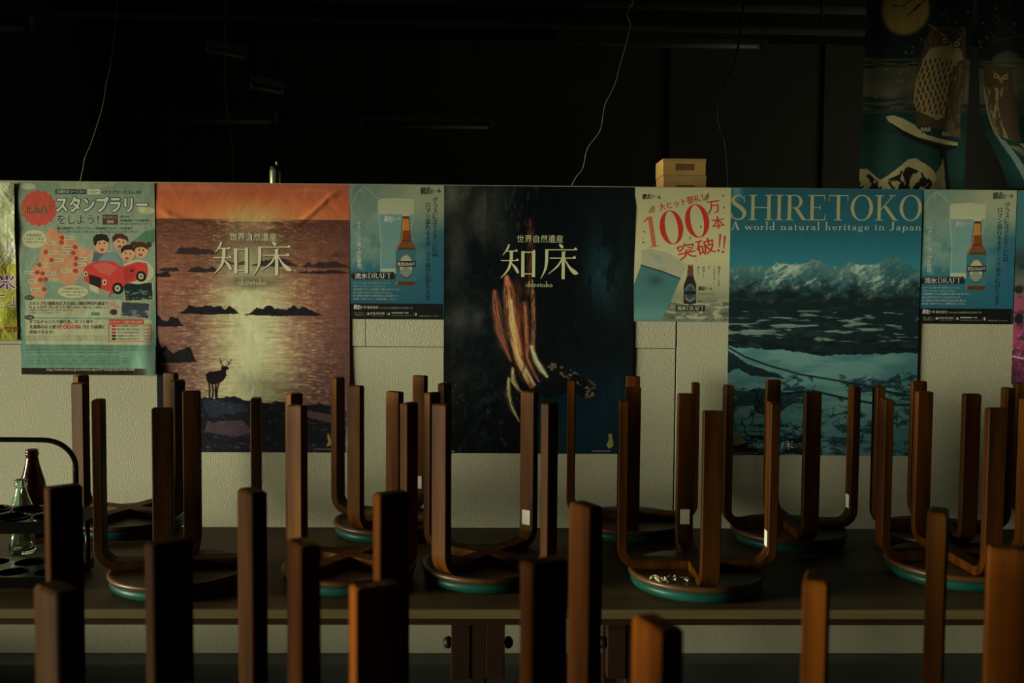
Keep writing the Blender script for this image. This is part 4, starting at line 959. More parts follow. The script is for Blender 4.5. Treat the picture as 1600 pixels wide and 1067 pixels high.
    T_('網走', (224, 248, 272, 284), W, bold=.03, rot=-.06); T_('ビール', (274, 254, 322, 276), W, bold=.05, rot=.1)
    for k, t in enumerate(('オホーツクの空・海・流氷をイメージした、', '「オホーツクブルー」をコンセプトに', '天然色素クチナシを使用する事で今までにない', '澄んだ鮮やかなブルーに仕上がりました。', '冬の網走を代表する流氷を仕込み水に使った', '発泡酒「流氷ドラフト」を是非お試しください。')):
        T_(t, (42, 628 + k * 18.5, (262, 232, 318, 268, 300, 300)[k], 640 + k * 18.5), (130, 148, 138), res=2)
    T_('網走', (46, 759, 84, 786), W, bold=.03, rot=-.06); T_('ビール', (86, 764, 118, 782), W, bold=.04, rot=.08); T_('株式会社', (124, 766, 190, 783), W)
    T_('〒093-0034 北海道網走市北4条西2丁目', (196, 772, 390, 784), (110, 112, 96), res=2)
    T_('製造・発売元', (50, 803, 104, 812), (110, 112, 96), res=1); T_('お問合せ', (50, 815, 104, 824), (110, 112, 96), res=1)
    T_('0152-45-5100', (144, 803, 226, 816), W, res=2); T_('9:00〜17:00', (150, 820, 220, 827), (100, 102, 88), res=1)
    T_('www.takahasi.co.jp/beer/', (266, 818, 392, 827), (110, 112, 96), res=1); BX((268, 803, 336, 811), (110, 112, 96)); T_('検索', (342, 803, 368, 811), W, res=1)
    p.disc(px_(252), py_(813), 7 * sx, 9 * sy, (110, 112, 96), 1, n=12); p.disc(px_(131), py_(812), 8 * sx, 8 * sy, (120, 122, 104), 1, n=12); p.disc(px_(411), py_(815), 6 * sx, 10 * sy, (120, 122, 104), 1, n=12)
    for x in (113, 236, 398): BX((x, 802, x + 1.5, 827), (90, 92, 80))
    T_('お酒は20歳になってから。', (428, 820, 550, 829), (110, 112, 96), res=1)
    hang(p, 'poster', label, 'poster', X0, X1, Z0, Z1, YP - .0012, paperC, lambda u, v: 0 * u)
beer_poster(547, 289, 695, 499, 2.3, -0.4505, -0.1565, 1.303, 1.7215, 'small teal beer poster with a brown bottle, between the sunset and cliff posters')
beer_poster(1437, 297, 1583, 506, 3.2, 1.346, 1.648, 1.301, 1.7235, 'small teal beer poster with a brown bottle, right of the blue mountain poster')

# 5 --------------------------------------------------- dark cliff with waterfall
p = Print(695, 291, 992, 708, 2.4, 1.15, .007); X, Y = p.X, p.Y
c4 = lambda L_: [(680 + x / 2.37, 270 + y / 2.37) for x, y in L_]
p.fill((8, 13, 16))
rock = fbm(X, Y, 60, 90, 5, 41, .4); r2 = fbm(X, Y, 10, 12, 4, 44)
left = 1 - sst(780, 830, X + (rock - .5) * 60)
p.mix(left * sst(.35, .75, rock) * (1 - sst(420, 640, Y)) * .75, (44, 48, 44)); p.mix(left * (1 - sst(430, 700, Y)) * sst(.45, .8, rock) * (X < 760) * .5, (70, 72, 64))
p.mix(left * sst(.5, .75, r2) * .35, (28, 34, 34)); p.mix((X > 840) * sst(540, 680, Y + (X - 840) * .2) * .85, (10, 34, 50))
p.mix((X > 900) * np.exp(-((X - 945) / 26) ** 2) * np.exp(-((Y - 420) / 55) ** 2) * .8 * sst(.3, .6, fbm(X, Y, 12, 40, 3, 6)), (18, 58, 70)); p.mix(sst(880, 992, X) * .35 * (1 - sst(440, 560, Y)), (22, 34, 36))
for a_ in (np.exp(-((X - 705) / 10) ** 2) * np.exp(-((Y - 300) / 14) ** 2), np.exp(-((X - 715) / 16) ** 2) * np.exp(-((Y - 380) / 60) ** 2) * .7, np.exp(-((X - 718) / 22) ** 2) * np.exp(-((Y - 498) / 26) ** 2) * .7, np.exp(-((X - 748) / 10) ** 2) * np.exp(-((Y - 498) / 22) ** 2) * .6):
    p.mix(a_ * .6, (84, 86, 78))
f4 = lambda L_: [(680 + x / 2.37, 270 + y / 2.37, w / 2.37) for x, y, w in L_]
def fw(L_, c, op=.9, seed=1, streak=.7): p.flow(f4(L_), c, op, 1, seed, streak)
fw([(350, 180, 12), (358, 270, 14), (350, 360, 12), (345, 440, 10)], (80, 44, 26), .8, 1, 1)
fw([(300, 420, 30), (320, 520, 36), (330, 620, 34), (340, 700, 26)], (62, 30, 20), .8, 2)
fw([(224, 438, 9), (230, 500, 17), (240, 570, 17), (262, 640, 12), (285, 690, 6)], (132, 70, 50), .95, 3)
fw([(268, 384, 9), (275, 440, 18), (285, 520, 23), (296, 600, 24), (314, 680, 18), (338, 745, 16), (364, 790, 8)], (176, 98, 56), 1, 4)
fw([(284, 470, 7), (290, 550, 11), (300, 630, 11), (318, 700, 9), (350, 770, 6)], (222, 154, 96), 1, 5, .5)
fw([(336, 480, 8), (342, 590, 9), (346, 680, 8), (372, 738, 7), (390, 768, 4)], (140, 78, 52), .95, 6)
fw([(362, 395, 4), (366, 480, 8), (369, 560, 7), (366, 640, 8)], (150, 96, 56), .9, 7)
fw([(362, 640, 7), (378, 690, 10), (400, 726, 11), (420, 750, 6)], (206, 184, 124), 1, 8, .45)
fw([(322, 690, 5), (346, 732, 7), (374, 782, 5)], (214, 160, 112), .95, 9, .5)
fw([(292, 720, 6), (294, 765, 9), (316, 802, 6), (350, 826, 3)], (190, 150, 104), .95, 10)
fw([(278, 760, 6), (276, 820, 10), (290, 866, 9), (318, 918, 3)], (168, 150, 92), .95, 11, .6)
fw([(300, 800, 5), (292, 850, 5), (310, 890, 3)], (12, 14, 14), .8, 12)
fw([(328, 560, 4), (340, 700, 4), (320, 760, 3)], (30, 16, 12), .6, 13)
p.poly(c4([(410, 690), (470, 705), (540, 745), (600, 780), (606, 822), (570, 832), (500, 808), (420, 830), (370, 800), (395, 775), (440, 760)]), (12, 15, 17), 1, 3, 8)
p.mix(p.inside(c4([(410, 690), (470, 702), (540, 742), (602, 776), (608, 824), (560, 828), (570, 800), (500, 760), (430, 720)]), 2.5, 6) * sst(.45, .62, fbm(X, Y, 5, 4, 3, 61)) * .8, (96, 82, 66))
p.mix(np.exp(-(((Y - 640) - (X - 720) * -.35) / 8) ** 2) * (X < 830) * (X > 745) * .35 * sst(.4, .7, r2), (40, 50, 54))
p.mix((Y > 600) * (X < 850) * sst(.66, .8, fbm(X, Y, 6, 10, 4, 71)) * .6, (44, 54, 54))
p.mix((Y < 360) * (X > 758) * (X < 842) * sst(.6, .75, fbm(X, Y, 4, 14, 4, 77)) * .5, (48, 54, 50))
p.poly(c4([(645, 1005), (655, 985), (652, 966), (664, 962), (668, 985), (672, 1005), (660, 1018), (648, 1012)]), (110, 108, 56), 1, 1, 4)
p.text('世界自然遺産', (808.5, 367, 880.5, 379), (158, 160, 122), .004); p.glyphs(SHIRE, (783.5, 380.5, 905, 435.5), (158, 160, 122), 3)
p.small(word('shiretoko', .03), (822.5, 439, 864.2, 447.6), (150, 152, 118), 3)
p.text('世界自然遺産知床 国立公園', (929, 704, 958, 706.5), (130, 128, 110), res=1); p.text('環境', (707, 704, 713, 706.5), (130, 128, 110), res=1)
hang(p, 'poster', 'nearly black poster of a cliff with a glowing waterfall and white characters', 'poster', -0.1565, 0.4405, 0.881, 1.7215, YP - .0006, paperB, lambda u, v: .0016 * (1 + np.sin(u * 8 + v * 3) * np.cos(v * 6)) * sst(0, .08, v))

# 6 --------------------------------------------------- "100" poster
p = Print(992, 294, 1140, 503, 3.1, 1.6, .007)
c5 = lambda L_: [(980 + x / 3.678, 230 + y / 3.678) for x, y in L_]
f5 = lambda x: 980 + x / 3.678; g5 = lambda y: 230 + y / 3.678
p.grad([(294, (140, 136, 102)), (400, (146, 142, 106)), (440, (128, 128, 100)), (470, (92, 96, 78)), (503, (60, 66, 58))])
stn = fbm(p.X, p.Y, 14, 4, 4, 15)
p.mix((p.Y > g5(850)) * sst(g5(850), g5(920), p.Y) * sst(.42, .62, stn) * .8, (132, 132, 108)); p.mix((p.Y > g5(880)) * sst(.55, .7, fbm(p.X, p.Y, 9, 5, 4, 16)) * .6, (40, 46, 44))
p.poly(c5([(85, 592), (140, 585), (240, 610), (345, 676), (330, 720), (306, 756), (200, 715), (84, 682)]), (124, 124, 104), 1, .6, 5); p.mix(p.inside(c5([(85, 592), (345, 676), (306, 756), (84, 682)])) * sst(.5, .75, fbm(p.X, p.Y, 10, 5, 4, 19)) * .5, (100, 108, 94))
p.poly(c5([(84, 680), (200, 714), (307, 755), (270, 850), (203, 1003), (40, 1003), (42, 800)]), (46, 86, 88)); p.mix(p.inside(c5([(84, 680), (307, 755), (203, 1003), (40, 1003)])) * sst(g5(860), g5(980), p.Y) * .5, (74, 118, 112))
p.mix(p.inside(c5([(84, 680), (307, 755), (203, 1003), (40, 1003)])) * np.exp(-(((p.X - f5(165)) / 12) ** 2 + ((p.Y - g5(770)) / 9) ** 2)) * .5, (22, 40, 48))
p.line(c5([(84, 680), (200, 714), (307, 755)]), 1.6, (22, 34, 42)); p.line(c5([(307, 757), (270, 850), (205, 1000)]), 1.0, (60, 84, 84))
p.poly(c5([(350, 684), (380, 684), (384, 745), (400, 790), (401, 900), (330, 902), (330, 790), (346, 745)]), (34, 26, 24)); p.poly(c5([(351, 690), (379, 690), (382, 740), (348, 740)]), (84, 48, 34)); p.poly(c5([(350, 676), (381, 676), (381, 686), (350, 686)]), (120, 70, 50))
p.ell(f5(366), g5(838), 8.2, 14, (70, 84, 80)); p.ell(f5(366), g5(838), 6.3, 11, (34, 52, 58)); p.rect(f5(333), g5(828), f5(398), g5(846), (20, 24, 26)); p.line(c5([(338, 870), (366, 885), (395, 868)]), .8, (110, 112, 96))
p.rect(992, g5(988), 1142, 504, (70, 90, 84), .7)
RED = (150, 22, 18)
for (x, y, r_) in ((220, 385, 0), (250, 300, 0), (270, 275, 0), (215, 310, 0), (330, 270, 0), (545, 282, 1), (550, 350, 1), (100, 490, 1), (95, 550, 1), (95, 530, 0), (130, 330, 0), (420, 460, 1), (360, 525, 1), (550, 380, 0), (305, 445, 0), (110, 320, 0), (470, 390, 0), (398, 655, 0)):
    p.disc(f5(x), g5(y), .9 + .9 * r_, .5 + .5 * r_, (60, 66, 34) if not r_ else (30, 40, 26), 1, n=8, rot=x * .1)
for k in range(5):
    p.glyphs(brush([(0, 0, .1), (.5, .5, .3), (1, 1, .05)]), (f5(120 + k * 7), g5(335 + k * 4), f5(150 + k * 2), g5(382)), (120, 104, 60), 1); p.glyphs(brush([(0, 0, .1), (.5, .5, .3), (1, 1, .05)]), (f5(430 + k * 4), g5(262 + k * 5), f5(462 + k), g5(312)), (120, 104, 60), 1)
p.text('網走', (f5(86), g5(272), f5(134), g5(304)), (24, 24, 22), .035, .05); p.text('ビール', (f5(138), g5(280), f5(190), g5(300)), (24, 24, 22), .06, -.08)
p.text('大ヒット御礼！', (f5(176), g5(298), f5(432), g5(342)), RED, .012, .24)
p.glyphs(GL['1'][1], (f5(100), g5(402), f5(172), g5(578)), (196, 66, 40), 2, .16); p.glyphs(GL['0'][1], (f5(187), g5(366), f5(318), g5(562)), RED, 2, .17); p.glyphs(GL['0'][1], (f5(330), g5(330), f5(465), g5(524)), RED, 2, .19)
p.text('万', (f5(452), g5(312), f5(526), g5(382)), RED, .015, .14); p.text('本', (f5(480), g5(400), f5(554), g5(472)), RED, .015, .14)
p.text('突破', (f5(288), g5(540), f5(502), g5(632)), RED, .015, .24)
for k in (0, 1):
    xx = f5(520 + k * 26); p.mark([[(xx + 1.5, g5(500 + k * 10)), (xx + 4.6, g5(504 + k * 10)), (xx + 2.2, g5(578 + k * 10)), (xx + 1.2, g5(578 + k * 10))]], RED, 2); p.disc(xx + .6, g5(596 + k * 8), 1.9, 1.9, RED, 2, n=16)
for k, (x, t, y1) in enumerate(((528, '網走ビールの', 802), (502, 'これからも。', 785), (472, '熱く、', 720), (440, '美味しく、', 765), (410, '楽しく。', 755))): p.text(t, (f5(x - 7), g5(686), f5(x + 7), g5(y1)), (60, 60, 48), 0, 0, True)
p.text('網走', (f5(413), g5(802), f5(450), g5(826)), (24, 24, 22), .035, .05); p.text('ビール', (f5(452), g5(808), f5(490), g5(822)), (24, 24, 22), .05, -.06)
for y, x1_ in ((838, 500), (847, 510), (868, 530), (882, 520)): p.text('網走市南2条西4丁目お問い合わせ電話番号', (f5(412), g5(y), f5(x1_), g5(y + 6)), (64, 66, 54), res=1)
p.mark([c5([(285, 914), (452, 910), (450, 944), (287, 946)])], (22, 24, 24), 1); p.text('流氷', (f5(294), g5(917), f5(346), g5(941)), (150, 150, 122), .03); p.glyphs(word('DRAFT'), (f5(349), g5(917), f5(444), g5(940)), (150, 150, 122), 2)
hang(p, 'poster', 'small cream poster with large slanted red numerals and a tilted glass', 'poster', 0.4405, 0.742, 1.302, 1.7215, YP - .0016, paperC, wavy(2, .00015))

# 7 --------------------------------------------------- blue mountains and drift ice
p = Print(1141, 296, 1434, 711, 3.2, 1.15, .006); X, Y = p.X, p.Y
c6 = lambda L_: [(1130 + x / 2.425, 280 + y / 2.425) for x, y in L_]
p.grad([(296, (20, 66, 80)), (360, (18, 72, 88)), (410, (22, 88, 104)), (425, (26, 92, 106)), (470, (12, 26, 30)), (711, (16, 34, 38))])
p.mix((1 - sst(296, 330, Y)) * np.exp(-((X - 1150) / 8) ** 2) * .6, (90, 130, 135))
ridge = np.interp(X, [1130 + v / 2.425 for v in (20, 60, 110, 160, 200, 240, 280, 340, 380, 430, 470, 520, 560, 600, 640, 680, 720, 760)], [280 + v / 2.425 for v in (345, 328, 330, 335, 320, 325, 322, 306, 318, 335, 312, 325, 322, 300, 288, 312, 335, 352)])
ridge = ridge + (fbm(X, Y * 0, 9, 1, 4, 5) - .5) * 7
mt = (Y > ridge).astype(float); low = 280 + 420 / 2.425
shade = fbm(X, Y, 16, 11, 5, 12, .7)
hf = fbm(X, Y * 1.2, 60, 46, 5, 12); gx = np.gradient(hf, axis=1) + .35 * np.gradient(hf, axis=0)
lit_ = sst(-.006, .012, gx); p.mix(mt, (34, 72, 80)); p.mix(mt * lit_ * (.55 + .45 * sst(.4, .6, shade)), (122, 138, 128))
p.mix(mt * sst(.5, .62, fbm(X, Y, 14, 20, 4, 18, -.6)) * .4, (28, 58, 66)); p.mix(mt * (1 - sst(0, 26, Y - ridge)) * .25, (120, 140, 134))
p.mix(mt * sst(560 / 2.425 + 1130, 620 / 2.425 + 1130, X) * (1 - sst(345 / 2.425 + 280, 400 / 2.425 + 280, Y)) * .55, (22, 68, 78))
p.mix(sst(-22, 16, Y - low + (fbm(X, Y, 14, 10, 4, 25) - .5) * 44), (12, 25, 29))
p.mix((Y > low) * sst(.58, .72, fbm(X, Y, 22, 6, 4, 33)) * (Y < 545) * .35, (28, 50, 54))
fld = (Y > 484) * (Y < 532) * sst(.57, .66, fbm(X, Y, 34, 4.2, 4, 36)); p.mix(fld * .75, (92, 112, 106))
p.mix((Y > 528) * (Y < 552) * sst(.5, .6, fbm(X, Y, 20, 8, 4, 37)) * .6, (8, 14, 17))
sh = np.interp(X, [1141, 1160, 1220, 1290, 1434], [540, 543, 546, 554, 550]) + (fbm(X, Y * 0, 12, 1, 4, 39) - .5) * 6
ice = (Y > sh).astype(float)
p.mix(ice, (44, 84, 90)); p.mix(ice * sst(.35, .65, fbm(X, Y, 70, 16, 4, 40)) * (1 - sst(600, 690, Y) * .5) * .6, (78, 112, 110)); p.mix(ice * sst(1380, 1434, X) * .4, (30, 66, 74))
p.poly(c6([(20, 640), (50, 660), (95, 700), (210, 732), (240, 752), (120, 745), (60, 715), (20, 735)]), (10, 24, 30), .95, 2.5, 8)
p.poly(c6([(105, 795), (150, 790), (260, 800), (330, 840), (250, 860), (180, 900), (130, 880)]), (10, 26, 32), .9, 5, 9, 7)
# floes: cells
rs = np.random.RandomState(4); N_ = 210; sx_ = rs.uniform(1141, 1434, N_); sy_ = 575 + (rs.rand(N_) ** .8) * 140
d1 = np.full(X.shape, 1e9); d2_ = d1.copy(); Wx = X + (fbm(X, Y, 10, 8, 3, 91) - .5) * 8; Wy = Y + (fbm(X, Y, 10, 8, 3, 92) - .5) * 6
for a_, b_ in zip(sx_, sy_):
    dd = np.hypot(Wx - a_, (Wy - b_) * 1.9); d2_ = np.minimum(d2_, np.maximum(d1, dd)); d1 = np.minimum(d1, dd)
crk = 1 - sst(.5, 2.6, d2_ - d1); zone = sst(.36, .46, fbm(X, Y, 50, 26, 3, 95)) * sst(584, 592, Y + (fbm(X, Y, 30, 12, 4, 93) - .5) * 50)
p.mix(crk * zone * .9, (10, 26, 32)); p.mix(zone * sst(.52, .60, fbm(X, Y, 22, 7, 4, 96)) * .85, (10, 30, 38)); p.mix((Y > 590) * zone * sst(.5, .7, fbm(X, Y, 3, 2, 3, 97)) * .4, (50, 90, 96))
for L_, w in (([(20, 632), (90, 672), (180, 705), (300, 738), (420, 757), (520, 775), (620, 800), (725, 820)], 2.6), ([(200, 815), (350, 800), (480, 830), (600, 850), (725, 852)], 3.5), ([(130, 800), (150, 850), (110, 900)], 2)): p.line(c6(L_), w, (10, 22, 28), .9)
p.mix((Y > 680) * sst(.45, .55, fbm(X, Y, 26, 8, 3, 98)) * (X < 1290) * .9, (8, 14, 18))
p.poly(c6([(42, 1002), (38, 975), (70, 965), (92, 985), (84, 1004), (60, 1010)]), (70, 66, 34), 1, 1, 5)
TC = (122, 118, 84)
p.glyphs(word('SHIRETOKO', .015), (1141.5, 306, 1433.5, 346), TC, 2); p.small(word('A world natural heritage in Japan', .075), (1141.5, 348, 1433, 363.5), (126, 134, 116), 2, .3)
p.text('世界自然遺産', (1175, 693, 1210, 700), (110, 114, 104)); p.glyphs(SHIRE, (1205, 689, 1245, 703), (140, 146, 134), 2, .05)
p.text('世界自然遺産知床 国立公園', (1145, 707, 1190, 709.5), (90, 94, 86), res=1)
hang(p, 'poster', 'blue poster of snowy mountains above drift ice with large serif capitals across the top', 'poster', 0.742, 1.3475, 0.8795, 1.7225, YP - .0022, paperA, wavy(5, .0011))

# 8 --------------------------------------------------- pink flower field at the right edge
p = Print(1585, 299, 1700, 600, 4.5, .8, .006); X, Y = p.X, p.Y
p.grad([(299, (34, 78, 84)), (380, (30, 66, 70)), (405, (26, 40, 40)), (440, (58, 66, 58)), (470, (96, 44, 62)), (520, (110, 40, 66)), (600, (60, 22, 44))])
p.mix((Y > 440) * sst(.5, .65, fbm(X, Y, 12, 8, 4, 3)) * .7, (40, 24, 34)); p.mix((Y > 480) * sst(.6, .75, fbm(X, Y, 5, 4, 4, 6)) * .7, (130, 64, 90))
p.ell(1592, 452, 7, 6, (16, 26, 26)); p.ell(1594, 497, 7, 8, (14, 18, 24)); p.ell(1598, 415, 9, 5, (24, 40, 38)); p.line([(1585, 556), (1600, 559), (1640, 570)], 1.6, (150, 146, 122))
hang(p, 'poster', 'poster of a pink flower field cut by the right picture edge', 'poster', 1.650, 1.885, 1.110, 1.7215, YP - .0006, paperA, wavy(8))

# 9 --------------------------------------------------- owl cloths hanging at the upper right
def cloth_print(x0, x1, y0, y1, kind):
    p = Print(x0, y0, x1, y1, 2.3, 1.1); X, Y = p.X, p.Y
    c8 = lambda L_: [(1330 + x / 3.556, y / 3.556) for x, y in L_]
    p.grad([(y0, (8, 18, 18)), (80, (9, 22, 22)), (89, (12, 30, 28)), (91, (62, 60, 42)), (140, (70, 68, 48)), (165, (58, 60, 44)), (180, (9, 40, 36)), (260, (8, 46, 42)), (300, (8, 40, 38))])
    st = sst(.5, .56, fbm(X, Y, 26, 1.6, 2, 8)); p.mix(st * (Y > 82) * (Y < 106) * .9, (10, 24, 24)); p.mix(st * (Y > 150) * (Y < 205) * .9, (9, 30, 28)); p.mix(sst(.5, .8, fbm(X, Y, 50, 30, 3, 2)) * (Y > 90) * (Y < 170) * .5, (34, 38, 30))
    if kind == 0:
        p.ell(1409.5, 14, 39, 39, (118, 98, 36)); p.mix(((X - 1409.5) ** 2 + (Y - 14) ** 2 < 38 ** 2) * sst(.4, .8, fbm(X, Y, 8, 40, 3, 5)) * .4, (80, 66, 22))
        for L_ in ([(210, 28), (270, 30), (320, -10)], [(300, 80), (350, 40), (400, -10)], [(330, 52), (360, 20)]): p.line(c8(L_), 1.4, (22, 22, 12))
        p.poly(c8([(198, 640), (240, 634), (300, 655), (370, 690), (380, 705), (440, 745), (530, 765), (628, 785), (630, 805), (540, 792), (440, 770), (380, 755), (300, 720), (210, 665)]), (128, 122, 84))
        p.poly(c8([(215, 668), (300, 722), (400, 765), (520, 800), (625, 803), (620, 815), (560, 830), (600, 1050), (540, 1050), (520, 830), (400, 790), (300, 750)]), (8, 12, 12))
        B = (54, 43, 25)
        p.poly(c8([(412, 128), (440, 130), (470, 145), (530, 140), (590, 155), (620, 170), (628, 145), (642, 175), (648, 260), (655, 380), (650, 500), (640, 640), (632, 740), (600, 745), (540, 715), (380, 690), (362, 600), (345, 520), (355, 420), (385, 300), (400, 220), (430, 165)]), B, 1, .8, 6)
        p.poly(c8([(430, 270), (520, 250), (560, 275), (620, 290), (640, 320), (610, 330), (560, 420), (550, 560), (540, 640), (500, 662), (450, 640), (380, 610), (350, 560), (360, 440), (400, 320)]), (116, 100, 62), 1, 1, 6)
        sc = sst(.55, .62, .5 + .5 * np.cos((X - 1420 + 1.5 * np.sin(Y / 9)) * .78) * np.cos((Y + (X - 1420) * .3) * .30)); p.mix(sc * p.inside(c8([(380, 330), (600, 300), (560, 640), (360, 610)])) * .85, (42, 31, 17))
        p.mix(sst(.55, .7, fbm(X, Y, 2.2, 10, 3, 14)) * p.inside(c8([(560, 320), (650, 330), (635, 735), (600, 735), (550, 600)])) * .8, (84, 74, 46))
        p.poly(c8([(450, 190), (500, 180), (545, 230), (570, 275), (598, 240), (612, 200), (600, 165), (520, 150), (465, 158)]), (40, 24, 14)); p.line(c8([(492, 178), (530, 196), (556, 228), (568, 262)]), 2.0, (120, 104, 66)); p.line(c8([(614, 208), (590, 222), (572, 262)]), 2.0, (120, 104, 66)); p.poly(c8([(440, 262), (500, 250), (556, 240), (582, 240), (625, 270), (640, 320), (560, 330), (430, 310)]), (108, 94, 58), .9, 1, 5)
        for ex, ey in ((521, 218), (594, 235)):
            p.ell(*c8([(ex, ey)])[0], 7.4, 6.6, (16, 12, 8)); p.ell(*c8([(ex, ey)])[0], 5.2, 4.8, (128, 108, 48)); p.ell(*c8([(ex, ey)])[0], 2.6, 2.6, (10, 9, 7)); p.ell(c8([(ex, ey)])[0][0] - .8, c8([(ex, ey)])[0][1] - .8, .7, .7, (150, 150, 120))
        p.line(c8([(612, 150), (628, 146), (640, 180)]), 1.2, (90, 76, 48)); p.mix(p.inside(c8([(415, 130), (640, 150), (640, 250), (430, 260)])) * sst(.58, .7, fbm(X, Y, 2.4, 9, 3, 31)) * .5, (78, 62, 38))
        p.poly(c8([(558, 250), (580, 250), (570, 292)]), (84, 70, 40)); p.line(c8([(412, 128), (450, 150), (480, 180)]), 1.2, (96, 80, 50))
        for fx, fy in ((430, 715), (560, 738)):
            for k in (-1, 0, 1): p.ell(*c8([(fx + k * 20, fy)])[0], 2.6, 4, (120, 112, 74)); p.line(c8([(fx + k * 20, fy + 8), (fx + k * 20, fy + 20)]), 1.2, (10, 10, 8))
        p.poly(c8([(555, 660), (600, 665), (610, 720), (640, 700), (640, 760), (560, 740)]), (78, 64, 44), .8, 1, 5)
        p.poly(c8([(48, 1055), (50, 935), (95, 932), (180, 995), (260, 945), (335, 880), (385, 878), (440, 905), (500, 950), (530, 1055)]), (126, 118, 78), 1, 1, 8)
        p.mix(p.inside(c8([(48, 1055), (50, 1010), (110, 960), (180, 1010), (300, 960), (335, 920), (440, 960), (480, 1000), (500, 1055)])) * sst(.52, .58, fbm(X, Y, 9, 16, 3, 21, .5)), (10, 14, 12)); 
        for L_ in ([(325, 935), (322, 990), (350, 1045)], [(300, 950), (285, 990), (300, 1010)], [(230, 1010), (260, 1050)], [(420, 960), (440, 1000), (470, 1010)]): p.line(c8(L_), 3.2, (10, 14, 12))
        p.poly(c8([(545, 870), (560, 950), (570, 1050), (475, 1040), (510, 990), (500, 960), (530, 920)]), (96, 94, 62), 1, 1.5, 5)
    else:
        p.ell(*c8([(860, 370)])[0], 26, 26, (66, 68, 44), .7)
        for L_ in ([(695, 30), (760, 90), (850, 150), (925, 190), (960, 195)], [(725, 110), (770, 175), (800, 215)], [(780, 220), (860, 208), (925, 190)], [(780, 55), (830, 110), (900, 160)], [(860, 0), (900, 45), (960, 75)], [(925, 190), (960, 225)]): p.line(c8(L_), 1.3, (52, 48, 34), .8)
        p.poly(c8([(725, 365), (770, 358), (860, 368), (892, 372), (885, 420), (888, 480), (910, 560), (905, 680), (895, 785), (850, 790), (780, 760), (750, 640), (735, 500)]), (56, 45, 27), 1, .8, 6)
        p.mix(p.inside(c8([(735, 480), (860, 480), (800, 560), (815, 700), (835, 780), (780, 760), (750, 640)])) * sst(.48, .62, fbm(X, Y, 2, 12, 3, 9)), (112, 96, 58))
        for ex, ey in ((797, 418), (846, 424)):
            p.ell(*c8([(ex, ey)])[0], 6.2, 5.8, (14, 11, 8)); p.ell(*c8([(ex, ey)])[0], 4.6, 4.4, (124, 106, 50)); p.ell(*c8([(ex, ey)])[0], 2.1, 2.1, (12, 10, 8))
        p.poly(c8([(770, 380), (822, 425), (870, 392), (850, 420), (824, 462), (800, 420)]), (110, 94, 58), .8)
        p.poly(c8([(880, 800), (930, 798), (990, 830), (990, 900), (920, 850)]), (128, 122, 84)); p.poly(c8([(810, 810), (870, 815), (990, 880), (990, 930), (880, 870)]), (84, 82, 58))
        p.poly(c8([(722, 470), (738, 500), (762, 700), (790, 800), (772, 800), (750, 740)]), (104, 104, 76), .9, .5, 5); p.poly(c8([(760, 770), (800, 780), (850, 900), (890, 1000), (880, 1050), (840, 1040), (800, 900)]), (92, 108, 104), .9, 1, 6)
        p.poly(c8([(930, 990), (990, 960), (990, 1060), (950, 1060)]), (130, 118, 60), 1, 1, 5)
    rs = np.random.RandomState(3 + kind)
    for sx1, sy1 in ((515, 45), (503, 78), (535, 100), (580, 112), (570, 45), (650, 58), (383, 215), (296, 286), (331, 286), (187, 376), (270, 396), (262, 445), (285, 445), (133, 535), (335, 255), (710, 228), (716, 257), (805, 38), (898, 127), (750, 200), (730, 122)):
        p.ell(*c8([(sx1, sy1)])[0], 2.2, 2.2, (84, 88, 70), .7)
    return p
def cloth_disp(ph, shear):
    return lambda u, v: .014 * np.sin(u * 9 + ph + v * 1.6) + .008 * np.sin(u * 17 + ph * 2)
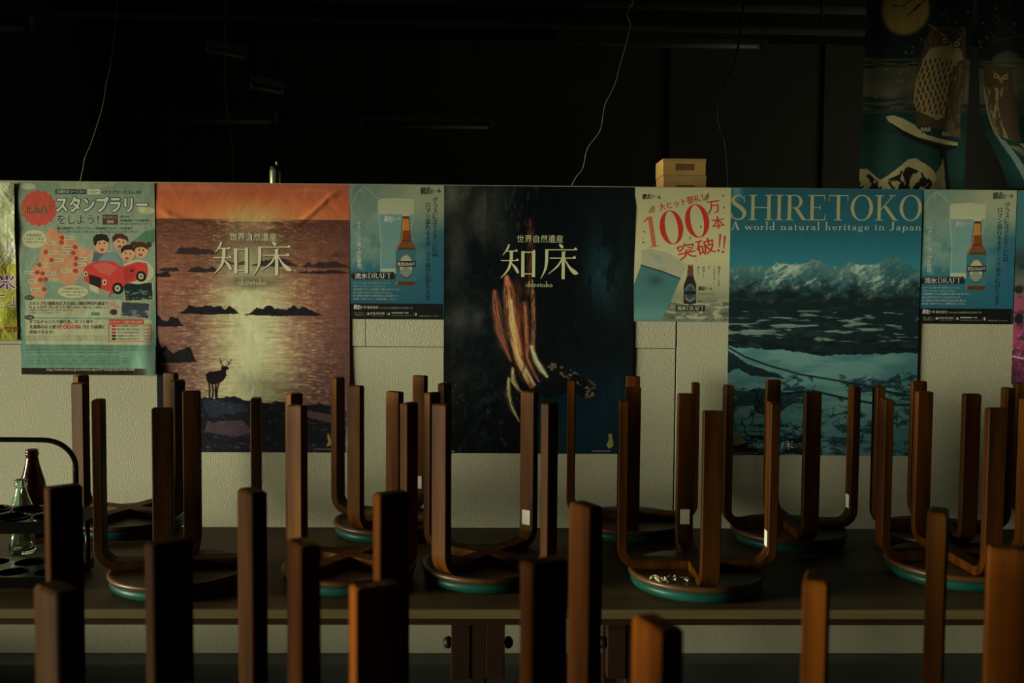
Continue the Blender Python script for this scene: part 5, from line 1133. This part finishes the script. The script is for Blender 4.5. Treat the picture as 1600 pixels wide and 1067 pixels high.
def hang_cloth(p, Y, label, tl, tr, bl, br, ph):
    """corner points in the room; the sheet hangs from a rod"""
    PR = (p, tl, tr, bl, br)
    nx, ny = p.nx, p.ny; u = (p.X - p.x0) / (p.x1 - p.x0); v = (p.Y - p.y0) / (p.y1 - p.y0)
    L_ = tl[0] + (bl[0] - tl[0]) * v; R_ = tr[0] + (br[0] - tr[0]) * v
    if ph == 2: L_ = L_ + .085 * sst(.55, 1, v) ** 1.6
    ztop = tl[1] + (tr[1] - tl[1]) * u; zb = bl[1] + (br[1] - bl[1]) * u
    co = np.stack([L_ + (R_ - L_) * u, Y - .0035 * np.sin(u * 9 + ph * 2 + v * 1.5) - .001 * np.sin(u * 19 + ph), ztop + (zb - ztop) * v], -1).reshape(-1, 3)
    org = np.array([(tl[0] + tr[0]) / 2, Y, bl[1]]); co -= org
    I = np.arange(ny * nx).reshape(ny, nx); F = np.stack([I[:-1, :-1], I[1:, :-1], I[1:, 1:], I[:-1, 1:]], -1).reshape(-1, 4)
    me = bpy.data.meshes.new('printed_cloth'); me.from_pydata(co.tolist(), [], F.tolist()); me.polygons.foreach_set('use_smooth', np.ones(len(F), bool))
    col = np.clip(soft(p.C) * p.gain, .002, .8); a = me.color_attributes.new('ink', 'FLOAT_COLOR', 'POINT')
    a.data.foreach_set('color', np.concatenate([col.reshape(-1, 3), np.ones((nx * ny, 1))], 1).ravel()); me.materials.append(cloth)
    o = bpy.data.objects.new('hanging_cloth', me); COL.objects.link(o); o.location = org; tag(o, label, 'cloth'); return o
YC = 3.16
A_ = lambda x, y: (at(x, y, YC).x, at(x, y, YC).z)
zr = A_(1400, -40)[1]
hang_cloth(cloth_print(1345, 1520, -40, 296, 0), YC, 'dark teal hanging cloth printed with a big owl on a branch and a yellow moon', (A_(1355, -40)[0], zr), (A_(1523, -40)[0], zr), (A_(1342, 297)[0], A_(1342, 297)[1]), (A_(1506, 297)[0], A_(1506, 297)[1]), 1)
hang_cloth(cloth_print(1527, 1690, -40, 296, 1), YC, 'dark hanging cloth with a smaller owl, lower edge curling, at the right picture edge', (A_(1527, -40)[0], zr), (A_(1690, -40)[0], zr), (A_(1534, 297)[0], A_(1534, 293)[1]), (A_(1690, 297)[0], A_(1690, 297)[1]), 2)
xa, xb = A_(1340, -40)[0], A_(1700, -40)[0]
t = empty('curtain_rod', ((xa + xb) / 2, YC, zr + .004)); tag(t, 'dark rod carrying the two owl cloths above the picture edge', 'rod'); w_ = (xb - xa) / 2
MB().tube([(-w_ - .03, 0, 0), (w_ + .03, 0, 0)], .010, 12).build('rod', M['iron'], t)
for s_ in (-1, 1): MB().tube([(s_ * w_, 0, 0), (s_ * w_, 0, ZC - zr - .003)], .003, 6).build('hanger', M['iron'], t)

build_prints()
